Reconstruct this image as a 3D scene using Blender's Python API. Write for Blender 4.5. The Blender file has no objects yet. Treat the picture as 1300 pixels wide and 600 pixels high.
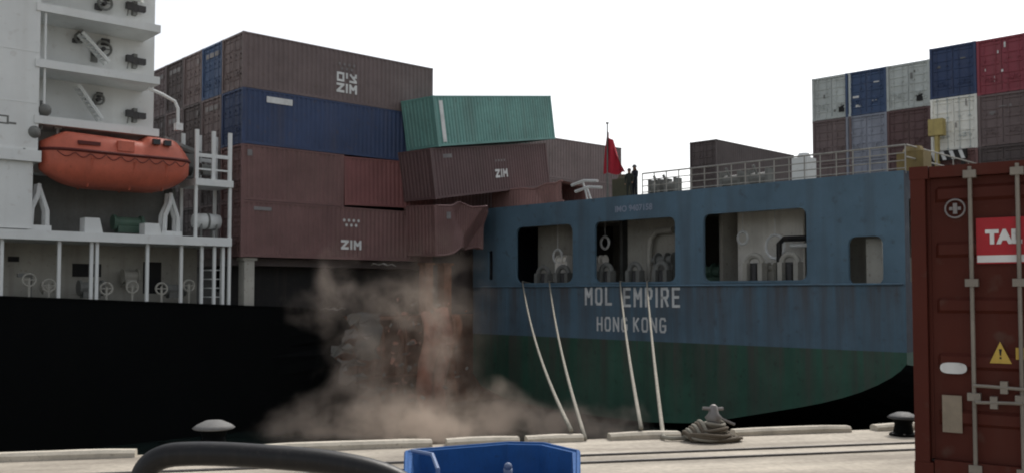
import bpy, bmesh, math, random
from mathutils import Vector, Matrix
random.seed(11)
R = math.radians
SC = bpy.context.scene
COL = SC.collection

# ------------------------------------------------------------------ camera, sky, sun, exposure
F, PP, EYE = 1200.0, 320.0, 2.8            # focal length in photo pixels, principal row, eye height
PITCH = math.atan(52.0 / F)
cam_d = bpy.data.cameras.new('camera'); cam = bpy.data.objects.new('camera', cam_d); COL.objects.link(cam)
cam_d.sensor_width = 36.0; cam_d.lens = 36.0 * F / 1300.0
cam_d.shift_y = (PP - 300.0) / 1300.0
cam_d.clip_start = 0.1; cam_d.clip_end = 6000.0
cam.location = (0, 0, EYE); cam.rotation_euler = (R(90) + PITCH, 0, 0)
SC.camera = cam

SUN_EL, SUN_AZ = 52.0, 28.0                # the sun stands high behind the ships, a little to one side
w = bpy.data.worlds.new('World'); SC.world = w; w.use_nodes = True
wn, wl = w.node_tree.nodes, w.node_tree.links
sky = wn.new('ShaderNodeTexSky'); sky.sky_type = 'NISHITA'; sky.sun_disc = False
sky.sun_elevation = R(SUN_EL); sky.sun_rotation = R(SUN_AZ)
sky.air_density = 1.0; sky.dust_density = 3.0; sky.ozone_density = 1.0
hs = wn.new('ShaderNodeHueSaturation'); hs.inputs['Saturation'].default_value = 0.25
bg = wn['Background']; bg.inputs['Strength'].default_value = 0.13
wl.new(sky.outputs[0], hs.inputs['Color']); wl.new(hs.outputs[0], bg.inputs['Color'])
sun_d = bpy.data.lights.new('sun', 'SUN'); sun_d.energy = 1.5; sun_d.angle = R(14); sun_d.color = (1.0, 0.95, 0.87)
sun = bpy.data.objects.new('sun', sun_d); COL.objects.link(sun)
_el, _az = R(SUN_EL), R(SUN_AZ)
_dir = Vector((math.sin(_az) * math.cos(_el), math.cos(_az) * math.cos(_el), math.sin(_el)))
sun.rotation_euler = (-_dir).to_track_quat('-Z', 'Y').to_euler()
SC.view_settings.view_transform = 'Standard'; SC.view_settings.look = 'None'
SC.view_settings.exposure = 0.55; SC.view_settings.gamma = 1.0
SC.cycles.use_denoising = True
SC.cycles.max_bounces = 6; SC.cycles.volume_bounces = 2; SC.cycles.transparent_max_bounces = 8
SC.cycles.volume_step_rate = 2.0; SC.cycles.volume_max_steps = 96
SC.cycles.filter_width = 2.0
SC.cycles.sample_clamp_indirect = 4.0

# ------------------------------------------------------------------ rays through the photo, for placing things
def ray(u, v):
    x, y = (u - 650.0) / F, (PP - v) / F
    return Vector((x, math.cos(PITCH) - y * math.sin(PITCH), math.sin(PITCH) + y * math.cos(PITCH)))
def at(u, v, Y):
    d = ray(u, v); k = Y / d.y
    return Vector((d.x * k, Y, EYE + d.z * k))
def on_ground(u, v, z=0.0):
    d = ray(u, v); k = (z - EYE) / d.z
    return Vector((d.x * k, d.y * k, z))
class Frame:
    """a local frame turned about z: x along, y across, z up"""
    def __init__(s, ox, oy, deg):
        s.o = Vector((ox, oy, 0)); s.deg = deg
        s.a = Vector((math.cos(R(deg)), math.sin(R(deg)), 0)); s.b = Vector((-math.sin(R(deg)), math.cos(R(deg)), 0))
    def side(s, u, v, off=0.0):              # the ray meets the plane y = off -> (x, z)
        d = ray(u, v); o = Vector((0, 0, EYE)) - s.o
        k = (off - o.dot(s.b)) / d.dot(s.b); p = o + d * k
        return p.dot(s.a), p.z
    def end(s, u, v, off=0.0):               # the ray meets the plane x = off -> (y, z)
        d = ray(u, v); o = Vector((0, 0, EYE)) - s.o
        k = (off - o.dot(s.a)) / d.dot(s.a); p = o + d * k
        return p.dot(s.b), p.z
    def world(s, x, y, z):
        return s.o + s.a * x + s.b * y + Vector((0, 0, z))
    def local(s, p):
        q = p - s.o
        return Vector((q.dot(s.a), q.dot(s.b), p.z))

SA = Frame(-13.8, 48.0, 42.0)               # the black ship: x fore along its side, y inboard
SB = Frame(16.9, 40.6, 45.0)                # the blue ship: x fore from the transom, y to port
TW = 27.4                                   # its transom is that wide

# ------------------------------------------------------------------ materials
def nd(nt, t, **kw):
    n = nt.nodes.new(t)
    for k, v in kw.items(): setattr(n, k, v)
    return n
_mats = {}
def paint(name, rgb, rough=0.55, dirt=0.35, dirt_rgb=(0.10, 0.075, 0.06), streak=0.5, scale=0.6, metal=0.0, bump=0.15, var=0.18, spec=0.35, runs=None):
    """weathered paint: patchy tone, vertical run-off streaks, specks of dirt; shifted per object"""
    if name in _mats: return _mats[name]
    m = bpy.data.materials.new(name); m.use_nodes = True; nt = m.node_tree; L = nt.links
    bs = nt.nodes['Principled BSDF']
    tc = nd(nt, 'ShaderNodeTexCoord'); oi = nd(nt, 'ShaderNodeObjectInfo')
    mul = nd(nt, 'ShaderNodeMath', operation='MULTIPLY'); mul.inputs[1].default_value = 91.0
    add = nd(nt, 'ShaderNodeVectorMath', operation='ADD')
    L.new(oi.outputs['Random'], mul.inputs[0]); L.new(tc.outputs['Object'], add.inputs[0]); L.new(mul.outputs[0], add.inputs[1])
    n1 = nd(nt, 'ShaderNodeTexNoise'); n1.inputs['Scale'].default_value = scale; n1.inputs['Detail'].default_value = 6; n1.inputs['Roughness'].default_value = 0.62
    L.new(add.outputs[0], n1.inputs['Vector'])
    mp = nd(nt, 'ShaderNodeMapping'); mp.inputs['Scale'].default_value = (2.6, 2.6, 0.16)
    L.new(add.outputs[0], mp.inputs['Vector'])
    n2 = nd(nt, 'ShaderNodeTexNoise'); n2.inputs['Scale'].default_value = scale * 1.6; n2.inputs['Detail'].default_value = 5
    L.new(mp.outputs[0], n2.inputs['Vector'])
    n3 = nd(nt, 'ShaderNodeTexNoise'); n3.inputs['Scale'].default_value = scale * 9; n3.inputs['Detail'].default_value = 4
    L.new(add.outputs[0], n3.inputs['Vector'])
    r1 = nd(nt, 'ShaderNodeMapRange'); r1.inputs[1].default_value = 0.3; r1.inputs[2].default_value = 0.7
    r1.inputs[3].default_value = 1 - var; r1.inputs[4].default_value = 1 + var
    L.new(n1.outputs[0], r1.inputs[0])
    base = nd(nt, 'ShaderNodeMix', data_type='RGBA', blend_type='MULTIPLY'); base.inputs[0].default_value = 1.0
    base.inputs[6].default_value = (*rgb, 1); L.new(r1.outputs[0], base.inputs[7])
    rs = nd(nt, 'ShaderNodeMapRange'); rs.inputs[1].default_value = 0.5; rs.inputs[2].default_value = 0.72
    rs.inputs[3].default_value = 0.0; rs.inputs[4].default_value = streak * dirt; L.new(n2.outputs[0], rs.inputs[0])
    r3 = nd(nt, 'ShaderNodeMapRange'); r3.inputs[1].default_value = 0.6; r3.inputs[2].default_value = 0.74
    r3.inputs[3].default_value = 0.0; r3.inputs[4].default_value = dirt; L.new(n3.outputs[0], r3.inputs[0])
    mx = nd(nt, 'ShaderNodeMath', operation='MAXIMUM'); L.new(rs.outputs[0], mx.inputs[0]); L.new(r3.outputs[0], mx.inputs[1])
    c2 = nd(nt, 'ShaderNodeMix', data_type='RGBA'); L.new(mx.outputs[0], c2.inputs[0]); L.new(base.outputs[2], c2.inputs[6])
    c2.inputs[7].default_value = (*dirt_rgb, 1)
    col_out = c2.outputs[2]
    if runs:
        sp = nd(nt, 'ShaderNodeSeparateXYZ'); L.new(tc.outputs['Object'], sp.inputs[0])
        m3 = nd(nt, 'ShaderNodeMapping'); m3.inputs['Scale'].default_value = (1, 1.15, 0.07); L.new(tc.outputs['Object'], m3.inputs[0])
        n4 = nd(nt, 'ShaderNodeTexNoise'); n4.inputs['Scale'].default_value = 0.9; n4.inputs['Detail'].default_value = 7; n4.inputs['Roughness'].default_value = 0.7; L.new(m3.outputs[0], n4.inputs['Vector'])
        a4 = nd(nt, 'ShaderNodeMapRange'); a4.inputs[1].default_value = 0.42; a4.inputs[2].default_value = 0.60; L.new(n4.outputs[0], a4.inputs[0])
        b4 = nd(nt, 'ShaderNodeMapRange'); b4.inputs[1].default_value = runs[1]; b4.inputs[2].default_value = runs[0]; b4.inputs[3].default_value = 0.12; b4.inputs[4].default_value = 1.0; L.new(sp.outputs['Z'], b4.inputs[0])
        g4 = nd(nt, 'ShaderNodeMath', operation='LESS_THAN'); g4.inputs[1].default_value = runs[0] + 0.02; L.new(sp.outputs['Z'], g4.inputs[0])
        p4 = nd(nt, 'ShaderNodeMath', operation='MULTIPLY'); L.new(a4.outputs[0], p4.inputs[0]); L.new(b4.outputs[0], p4.inputs[1])
        q4 = nd(nt, 'ShaderNodeMath', operation='MULTIPLY'); L.new(p4.outputs[0], q4.inputs[0]); L.new(g4.outputs[0], q4.inputs[1])
        u4 = nd(nt, 'ShaderNodeMath', operation='MULTIPLY'); u4.inputs[1].default_value = 0.75; L.new(q4.outputs[0], u4.inputs[0])
        c4 = nd(nt, 'ShaderNodeMix', data_type='RGBA'); L.new(u4.outputs[0], c4.inputs[0]); L.new(col_out, c4.inputs[6]); c4.inputs[7].default_value = (0.085, 0.068, 0.062, 1); col_out = c4.outputs[2]
    L.new(col_out, bs.inputs['Base Color'])
    rr = nd(nt, 'ShaderNodeMapRange'); rr.inputs[3].default_value = max(0.05, rough - 0.12); rr.inputs[4].default_value = min(1, rough + 0.15)
    L.new(n3.outputs[0], rr.inputs[0]); L.new(rr.outputs[0], bs.inputs['Roughness'])
    bs.inputs['Metallic'].default_value = metal
    bs.inputs['Specular IOR Level'].default_value = spec
    if bump:
        bp = nd(nt, 'ShaderNodeBump'); bp.inputs['Strength'].default_value = bump; bp.inputs['Distance'].default_value = 0.03
        L.new(n1.outputs[0], bp.inputs['Height']); L.new(bp.outputs[0], bs.inputs['Normal'])
    _mats[name] = m
    return m

C = {}
def box_paint(key, rgb, **kw):
    C[key] = paint('paint ' + key, rgb, rough=0.6, dirt=0.4, scale=0.5, **kw)
box_paint('brown', (0.150, 0.115, 0.113)); box_paint('dark brown', (0.085, 0.068, 0.066)); box_paint('navy', (0.036, 0.058, 0.125))
box_paint('blue', (0.05, 0.085, 0.165)); box_paint('red', (0.19, 0.075, 0.072)); box_paint('red brown', (0.165, 0.090, 0.085))
box_paint('teal', (0.135, 0.295, 0.265)); box_paint('grey', (0.44, 0.475, 0.46)); box_paint('crimson', (0.26, 0.055, 0.074))
box_paint('slate', (0.24, 0.26, 0.31)); box_paint('white box', (0.78, 0.78, 0.72)); box_paint('maroon', (0.11, 0.065, 0.065))
box_paint('lit pale red', (0.30, 0.17, 0.155)); box_paint('hazy brown', (0.20, 0.155, 0.15))  # light on one box and haze before the far ones put into paler paint
box_paint('tal', (0.072, 0.017, 0.011), bump=0.3, spec=0.15)
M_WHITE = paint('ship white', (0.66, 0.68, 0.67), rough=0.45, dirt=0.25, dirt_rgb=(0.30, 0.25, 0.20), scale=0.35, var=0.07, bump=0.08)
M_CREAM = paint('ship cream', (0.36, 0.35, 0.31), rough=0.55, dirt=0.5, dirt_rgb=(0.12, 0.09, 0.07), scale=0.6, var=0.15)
M_WHITEI = paint('inside white', (0.74, 0.72, 0.66), rough=0.5, dirt=0.4, dirt_rgb=(0.25, 0.2, 0.15), scale=0.6, var=0.12)
M_SHADE = paint('machinery grey', (0.16, 0.165, 0.155), rough=0.6, dirt=0.5, scale=1.2)
M_FITDARK = paint('fitting dark', (0.05, 0.05, 0.052), rough=0.6, dirt=0.4, scale=2)
M_GREENM = paint('machinery green', (0.07, 0.13, 0.095), rough=0.5, dirt=0.4, scale=1.5)
M_BLACKH = paint('black hull', (0.0022, 0.0028, 0.003), rough=0.7, dirt=0.3, dirt_rgb=(0.006, 0.0055, 0.005), scale=0.3, bump=0.1, spec=0.06)
M_RAIL = paint('dull rail', (0.34, 0.33, 0.30), rough=0.7, dirt=0.6, dirt_rgb=(0.15, 0.12, 0.09), scale=1.5)
M_DARK = paint('dark opening', (0.012, 0.012, 0.013), rough=0.7, dirt=0.2)
M_BLUEH = paint('transom blue', (0.093, 0.160, 0.215), rough=0.5, dirt=0.45, dirt_rgb=(0.06, 0.055, 0.055), streak=0.9, scale=0.28, var=0.2, bump=0.8, runs=(3.15, -0.6))
M_GREENH = paint('boot green', (0.034, 0.098, 0.068), rough=0.6, dirt=0.5, dirt_rgb=(0.02, 0.022, 0.02), streak=0.8, scale=0.3, var=0.3, bump=0.8, runs=(0.5, -4.5))
M_ORANGE = paint('lifeboat orange', (0.49, 0.122, 0.075), rough=0.4, dirt=0.5, dirt_rgb=(0.24, 0.08, 0.055), scale=0.9, var=0.16)
M_STRIPE = paint('rubbing strake', (0.09, 0.015, 0.012), rough=0.6)
M_RUST = paint('rusty steel', (0.27, 0.125, 0.075), rough=0.8, dirt=0.6, dirt_rgb=(0.08, 0.035, 0.025), scale=1.4, var=0.35)
M_STEEL = paint('worn steel', (0.22, 0.21, 0.20), rough=0.5, metal=0.3, dirt=0.5, scale=2.0)
M_ROD = paint('galvanised rod', (0.22, 0.20, 0.17), rough=0.5, metal=0.25, dirt=0.35, scale=2.5)
M_PRINT = paint('white print', (0.62, 0.63, 0.62), rough=0.6, dirt=0.45, dirt_rgb=(0.25, 0.25, 0.25), scale=1.5)
M_DIMPRINT = paint('faded print', (0.20, 0.19, 0.19), rough=0.7, dirt=0.5, scale=2)
M_PALEBLUE = paint('pale lettering', (0.26, 0.30, 0.38), rough=0.6, dirt=0.3, scale=2)
M_SIGNRED = paint('sign red', (0.36, 0.012, 0.02), rough=0.5, dirt=0.2, scale=2)
M_YELLOW = paint('yellow paint', (0.48, 0.33, 0.06), rough=0.55, dirt=0.35, scale=1.5)
M_PLATE = paint('data plate', (0.24, 0.20, 0.15), rough=0.5, dirt=0.3, scale=4)
M_BLACK = paint('black print', (0.012, 0.012, 0.012), rough=0.6)
M_SKIP = paint('skip blue', (0.018, 0.088, 0.26), rough=0.7, dirt=0.5, dirt_rgb=(0.03, 0.05, 0.10), scale=2.5, bump=0.2, spec=0.2)
M_TUBE = paint('black tube', (0.009, 0.009, 0.010), rough=0.42, dirt=0.6, dirt_rgb=(0.03, 0.027, 0.024), scale=3, spec=0.3)
M_ROPE = paint('pale rope', (0.25, 0.235, 0.195), rough=0.9, dirt=0.4, dirt_rgb=(0.2, 0.17, 0.13), scale=4)
M_OLDROPE = paint('dirty rope', (0.12, 0.10, 0.075), rough=0.95, dirt=0.5, scale=6)
M_FLAG = paint('flag red', (0.42, 0.022, 0.04), rough=0.8, dirt=0.1, scale=1)
M_CLOTH = paint('dark overalls', (0.02, 0.024, 0.035), rough=0.9, dirt=0.1)
M_CLOTH2 = paint('drab overalls', (0.03, 0.035, 0.03), rough=0.9, dirt=0.1)
M_SKIN = paint('skin', (0.30, 0.17, 0.11), rough=0.6, dirt=0.0, bump=0)
M_HELM = paint('helmet', (0.10, 0.10, 0.11), rough=0.4, dirt=0.0, bump=0)
M_OLIVE = paint('olive box', (0.085, 0.085, 0.055), rough=0.7, scale=1)
M_KERB = paint('kerb concrete', (0.46, 0.42, 0.35), rough=0.9, dirt=0.5, dirt_rgb=(0.16, 0.13, 0.10), scale=1.8, var=0.2, streak=0.3, bump=0.5)
M_TYRE = paint('tyre rubber', (0.015, 0.015, 0.015), rough=0.85)
M_GLASSD = paint('dark window', (0.02, 0.024, 0.028), rough=0.12, dirt=0.1, bump=0)

def concrete():
    m = bpy.data.materials.new('quay concrete'); m.use_nodes = True; nt = m.node_tree; L = nt.links; bs = nt.nodes['Principled BSDF']
    tc = nd(nt, 'ShaderNodeTexCoord')
    mp = nd(nt, 'ShaderNodeMapping'); mp.inputs['Scale'].default_value = (0.16, 0.95, 1); L.new(tc.outputs['Object'], mp.inputs[0])
    a = nd(nt, 'ShaderNodeTexNoise'); a.inputs['Scale'].default_value = 1.3; a.inputs['Detail'].default_value = 6; L.new(mp.outputs[0], a.inputs['Vector'])
    b = nd(nt, 'ShaderNodeTexNoise'); b.inputs['Scale'].default_value = 0.35; b.inputs['Detail'].default_value = 8; b.inputs['Roughness'].default_value = 0.65; L.new(tc.outputs['Object'], b.inputs['Vector'])
    c = nd(nt, 'ShaderNodeTexNoise'); c.inputs['Scale'].default_value = 9; c.inputs['Detail'].default_value = 6; L.new(tc.outputs['Object'], c.inputs['Vector'])
    r = nd(nt, 'ShaderNodeValToRGB'); e = r.color_ramp.elements
    e[0].position = 0.31; e[0].color = (0.215, 0.185, 0.148, 1); e[1].position = 0.62; e[1].color = (0.47, 0.42, 0.345, 1)
    L.new(a.outputs[0], r.inputs[0])
    r2 = nd(nt, 'ShaderNodeMapRange'); r2.inputs[1].default_value = 0.3; r2.inputs[2].default_value = 0.7; r2.inputs[3].default_value = 0.74; r2.inputs[4].default_value = 1.12
    L.new(b.outputs[0], r2.inputs[0])
    mx = nd(nt, 'ShaderNodeMix', data_type='RGBA', blend_type='MULTIPLY'); mx.inputs[0].default_value = 1; L.new(r.outputs[0], mx.inputs[6]); L.new(r2.outputs[0], mx.inputs[7])
    r3 = nd(nt, 'ShaderNodeMapRange'); r3.inputs[1].default_value = 0.25; r3.inputs[2].default_value = 0.75; r3.inputs[3].default_value = 0.8; r3.inputs[4].default_value = 1.15; L.new(c.outputs[0], r3.inputs[0])
    m2 = nd(nt, 'ShaderNodeMix', data_type='RGBA', blend_type='MULTIPLY'); m2.inputs[0].default_value = 1; L.new(mx.outputs[2], m2.inputs[6]); L.new(r3.outputs[0], m2.inputs[7])
    L.new(m2.outputs[2], bs.inputs['Base Color']); bs.inputs['Roughness'].default_value = 0.85
    bp = nd(nt, 'ShaderNodeBump'); bp.inputs['Strength'].default_value = 0.4; bp.inputs['Distance'].default_value = 0.02; L.new(c.outputs[0], bp.inputs['Height']); L.new(bp.outputs[0], bs.inputs['Normal'])
    return m
M_QUAY = concrete()
def water_mat():
    m = bpy.data.materials.new('harbour water'); m.use_nodes = True; nt = m.node_tree; L = nt.links; bs = nt.nodes['Principled BSDF']
    bs.inputs['Base Color'].default_value = (0.012, 0.02, 0.018, 1); bs.inputs['Roughness'].default_value = 0.12
    tc = nd(nt, 'ShaderNodeTexCoord'); n = nd(nt, 'ShaderNodeTexNoise'); n.inputs['Scale'].default_value = 0.9; n.inputs['Detail'].default_value = 5
    L.new(tc.outputs['Object'], n.inputs['Vector'])
    bp = nd(nt, 'ShaderNodeBump'); bp.inputs['Strength'].default_value = 0.5; bp.inputs['Distance'].default_value = 0.25; L.new(n.outputs[0], bp.inputs['Height']); L.new(bp.outputs[0], bs.inputs['Normal'])
    return m
M_WATER = water_mat()

# ------------------------------------------------------------------ mesh building
class MB:
    def __init__(s): s.v = []; s.f = []; s.m = []
    def add(s, verts, faces, mi=0):
        o = len(s.v); s.v += [tuple(p) for p in verts]
        for f in faces: s.f.append(tuple(i + o for i in f)); s.m.append(mi)
    def box(s, x0, x1, y0, y1, z0, z1, mi=0, M=None):
        p = [Vector(q) for q in ((x0,y0,z0),(x1,y0,z0),(x1,y1,z0),(x0,y1,z0),(x0,y0,z1),(x1,y0,z1),(x1,y1,z1),(x0,y1,z1))]
        if M is not None: p = [M @ q for q in p]
        s.add(p, [(0,3,2,1),(4,5,6,7),(0,1,5,4),(1,2,6,5),(2,3,7,6),(3,0,4,7)], mi)
    def tube(s, pts, r, n=8, mi=0, caps=True, closed=False):
        pts = [Vector(p) for p in pts]; rings = []
        rr = r if isinstance(r, (list, tuple)) else [r] * len(pts)
        up = None
        for i, p in enumerate(pts):
            a = pts[max(i - 1, 0)]; b = pts[min(i + 1, len(pts) - 1)]
            d = (b - a).normalized()
            if up is None:
                up = Vector((0, 0, 1)) if abs(d.z) < 0.9 else Vector((1, 0, 0))
            x = d.cross(up).normalized(); y = x.cross(d).normalized(); up = y
            rings.append([p + (x * math.cos(2*math.pi*k/n) + y * math.sin(2*math.pi*k/n)) * rr[i] for k in range(n)])
        V = [q for ring in rings for q in ring]; Fc = []
        for i in range(len(rings) - 1):
            for k in range(n):
                Fc.append((i*n+k, i*n+(k+1)%n, (i+1)*n+(k+1)%n, (i+1)*n+k))
        if caps: Fc.append(tuple(range(n))[::-1]); Fc.append(tuple((len(rings)-1)*n+k for k in range(n)))
        s.add(V, Fc, mi)
    def bar(s, p, q, r, n=8, mi=0): s.tube([p, q], r, n, mi)
    def lathe(s, prof, c, n=20, mi=0):
        c = Vector(c); V = []; Fc = []
        for (r, z) in prof:
            for k in range(n):
                a = 2*math.pi*k/n; V.append(c + Vector((r*math.cos(a), r*math.sin(a), z)))
        for i in range(len(prof)-1):
            for k in range(n): Fc.append((i*n+k, i*n+(k+1)%n, (i+1)*n+(k+1)%n, (i+1)*n+k))
        Fc.append(tuple(range(n))[::-1]); Fc.append(tuple((len(prof)-1)*n+k for k in range(n)))
        s.add(V, Fc, mi)
    def prism(s, poly, y0, y1, mi=0, axis='y'):
        n = len(poly)
        def P(a, b, c):
            return {'y': (a, c, b), 'x': (c, a, b), 'z': (a, b, c)}[axis]
        V = [P(a, b, y0) for a, b in poly] + [P(a, b, y1) for a, b in poly]
        s.add(V, [tuple(range(n)), tuple(range(2*n-1, n-1, -1))] + [(i, i+n, (i+1)%n+n, (i+1)%n) for i in range(n)], mi)
    def ico(s, c, r, mi=0, n=10, sq=(1,1,1)):
        pr = [(0.02*r, -r*sq[2])] + [(r*math.sin(math.pi*i/7), -r*sq[2]*math.cos(math.pi*i/7)) for i in range(1, 7)] + [(0.02*r, r*sq[2])]
        s.lathe(pr, c, n, mi)
    def mesh(s, name, mats, smooth=False, fix=True):
        me = bpy.data.meshes.new(name); me.from_pydata(s.v, [], s.f)
        for m in (mats if isinstance(mats, (list, tuple)) else [mats]): me.materials.append(m)
        me.polygons.foreach_set('material_index', s.m)
        if fix:
            b = bmesh.new(); b.from_mesh(me); bmesh.ops.recalc_face_normals(b, faces=b.faces); b.to_mesh(me); b.free()
        if smooth:
            for p in me.polygons: p.use_smooth = True
        me.update(); return me
    def build(s, name, mats, parent=None, smooth=False, M=None):
        return link(name, s.mesh(name, mats, smooth), parent, M)
def link(name, me, parent=None, M=None):
    o = bpy.data.objects.new(name, me); COL.objects.link(o)
    if parent is not None: o.parent = parent
    if M is not None: o.matrix_basis = M
    return o
def tag(o, label=None, cat=None, group=None, kind=None):
    for k, v in (('label', label), ('category', cat), ('group', group), ('kind', kind)):
        if v: o[k] = v
    return o
def empty(name, M, label=None, cat=None, group=None, kind=None):
    o = bpy.data.objects.new(name, None); COL.objects.link(o); o.empty_display_size = 0.3
    o.matrix_basis = M if isinstance(M, Matrix) else Matrix.Translation(M)
    return tag(o, label, cat, group, kind)
def TR(loc, rz=0.0, ry=0.0, rx=0.0):
    return Matrix.Translation(loc) @ Matrix.Rotation(R(rz), 4, 'Z') @ Matrix.Rotation(R(ry), 4, 'Y') @ Matrix.Rotation(R(rx), 4, 'X')
def FR(fr, x=0, y=0, z=0): return TR(fr.world(x, y, z), fr.deg)
_txt = {}
def text_mesh(body, size, bold=0.0, sx=1.0, mat=None):
    key = (body, size, bold, sx, mat.name)
    if key in _txt: return _txt[key]
    cu = bpy.data.curves.new('lettering', 'FONT'); cu.body = body; cu.size = size; cu.offset = bold; cu.align_x = 'CENTER'; cu.align_y = 'CENTER'
    cu.extrude = 0.002; cu.resolution_u = 3
    ob = bpy.data.objects.new('lettering', cu); COL.objects.link(ob)
    dg = bpy.context.evaluated_depsgraph_get(); me = bpy.data.meshes.new_from_object(ob.evaluated_get(dg))
    bpy.data.objects.remove(ob)
    for v in me.vertices: v.co.x *= sx
    me.materials.clear(); me.materials.append(mat)
    _txt[key] = me
    return me
STROKES = {
 'M': (1.0, [[(0,0),(0,1)],[(0,1),(.5,.42)],[(.5,.42),(1,1)],[(1,1),(1,0)]]), 'O': (.9, [[(0,.16),(0,.84)],[(0,.84),(.2,1)],[(.2,1),(.8,1)],[(.8,1),(1,.84)],[(1,.84),(1,.16)],[(1,.16),(.8,0)],[(.8,0),(.2,0)],[(.2,0),(0,.16)]]),
 'L': (.8, [[(0,1),(0,0)],[(0,0),(1,0)]]), 'E': (.85, [[(0,0),(0,1)],[(0,1),(1,1)],[(0,.52),(.85,.52)],[(0,0),(1,0)]]),
 'P': (.85, [[(0,0),(0,1)],[(0,1),(.8,1)],[(.8,1),(1,.85)],[(1,.85),(1,.6)],[(1,.6),(.8,.46)],[(.8,.46),(0,.46)]]), 'I': (0.0, [[(0,0),(0,1)]]),
 'R': (.9, [[(0,0),(0,1)],[(0,1),(.8,1)],[(.8,1),(1,.85)],[(1,.85),(1,.62)],[(1,.62),(.8,.48)],[(.8,.48),(0,.48)],[(.5,.48),(1,0)]]),
 'H': (.85, [[(0,0),(0,1)],[(1,0),(1,1)],[(0,.5),(1,.5)]]), 'N': (.9, [[(0,0),(0,1)],[(0,1),(1,0)],[(1,0),(1,1)]]), 'K': (.85, [[(0,0),(0,1)],[(0,.42),(1,1)],[(.3,.58),(1,0)]]),
 'G': (.9, [[(1,.82),(.8,1)],[(.8,1),(.2,1)],[(.2,1),(0,.84)],[(0,.84),(0,.16)],[(0,.16),(.2,0)],[(.2,0),(.8,0)],[(.8,0),(1,.16)],[(1,.16),(1,.46)],[(1,.46),(.55,.46)]]),
 'Z': (1.0, [[(0,1),(1,1)],[(1,1),(0,0)],[(0,0),(1,0)]]), 'm': (1.0, [[(0,0),(0,1)],[(0,1),(1,1)],[(1,1),(1,0)],[(0,0),(1,0)]]), 'y': (0.0, [[(0,.5),(0,1)]]),
 'z': (1.0, [[(0,1),(.55,.5)],[(1,1),(1,.72)],[(1,.72),(.35,.62)],[(.55,.5),(1,.12)],[(1,0),(0,0)]]), ' ': (.55, [])}
def stroke_mesh(body, h, wd, t, gap, mat):
    # block letters: h cap height, wd letter width, t stroke, gap between letters; lies in the xy plane, centred
    key = (body, h, wd, t, mat.name)
    if key in _txt: return _txt[key]
    mb = MB(); x = 0.0; k = 0
    tot = sum(STROKES[c][0]*wd + t + gap for c in body) - gap
    for c in body:
        cw, st = STROKES[c]; cw *= wd
        for p, q in st:
            a = Vector((x + t/2 + p[0]*cw - tot/2, -h/2 + t/2 + p[1]*(h-t), 0)); b = Vector((x + t/2 + q[0]*cw - tot/2, -h/2 + t/2 + q[1]*(h-t), 0))
            d = (b-a).normalized(); nn = Vector((-d.y, d.x, 0))*t/2; e = d*t/2 if abs(d.x) < .05 or abs(d.y) < .05 else d*t*.18
            z = 0.001 + 0.0007*(k % 5); k += 1
            mb.add([a-e-nn+Vector((0,0,z)), b+e-nn+Vector((0,0,z)), b+e+nn+Vector((0,0,z)), a-e+nn+Vector((0,0,z))], [(0,1,2,3)])
        x += cw + t + gap
    me = mb.mesh('lettering', mat, fix=False); _txt[key] = me
    return me
# text standing on a wall whose outward normal is -y of the frame and whose reading direction is +x
UPY = Matrix.Rotation(R(90), 4, 'X')

# ================================================================== THE SETTING
QF = Frame(0, 18.0, 12.4)                  # quay edge: x along the edge, y out over the water
qb = MB(); qb.box(-500, 500, -420, 0, -9, 0)
quay = qb.build('quay_deck', M_QUAY, None, M=FR(QF)); tag(quay, 'pale concrete quay deck in front of the two ships', None, None, 'structure')
for off in (0, 1):
    a = QF.local(on_ground(800, 575 + 9*off)); b = QF.local(on_ground(1154, 563.5 + 9*off)); y = (a.y + b.y) / 2
    rb = MB(); rb.box(-120, 120, y - 0.04, y + 0.04, 0.004, 0.010, 1); rb.box(-120, 120, y - 0.02, y + 0.02, 0.010, 0.035, 0)
    rl = rb.build('crane_rail', [M_STEEL, M_BLACK], quay); tag(rl, None, None, None, 'structure')
def kerb(u0, v0, u1, v1, h=0.135, wd=0.27):
    x0 = QF.local(on_ground(u0, v0)).x; x1 = QF.local(on_ground(u1, v1)).x
    k = MB(); b = 0.05
    prof = [(-wd, 0.0), (-wd, h-b), (-wd+b, h), (-b, h), (-0.004, h-b), (-0.004, 0.0)]
    n = max(2, int((x1-x0)/0.45)); V = []; Fc = []
    for i in range(n+1):
        x = x0 + (x1-x0)*i/n
        sh = 0.06 if i in (0, n) else 0.0
        for (y, z) in prof:
            zz = z*(1 - sh*2) if z > 0 else z
            V.append((x, y + random.uniform(-.003, .003)*(z > 0), zz + random.uniform(-.003, .003)*(z > 0)))
    m = len(prof)
    for i in range(n):
        for j in range(m): Fc.append((i*m+j, i*m+(j+1)%m, (i+1)*m+(j+1)%m, (i+1)*m+j))
    Fc += [tuple(range(m)), tuple(n*m+j for j in range(m-1, -1, -1))]
    k.add(V, Fc); o = k.build('kerb', M_KERB, quay); tag(o, None, None, None, 'structure')
for kb in ((-260, 594, 172, 579), (331, 571, 545, 562), (563, 561, 653, 558), (663, 558, 734, 556), (768, 555, 858, 553), (930, 552, 1077, 547), (1110, 546, 1500, 541)): kerb(*kb)

wb = MB(); wb.add([(-3000, -500, -4.2), (3000, -500, -4.2), (3000, 3000, -4.2), (-3000, 3000, -4.2)], [(0,1,2,3)])
tag(wb.build('water', M_WATER), 'dark harbour water between quay and ships', None, None, 'structure')

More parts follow.
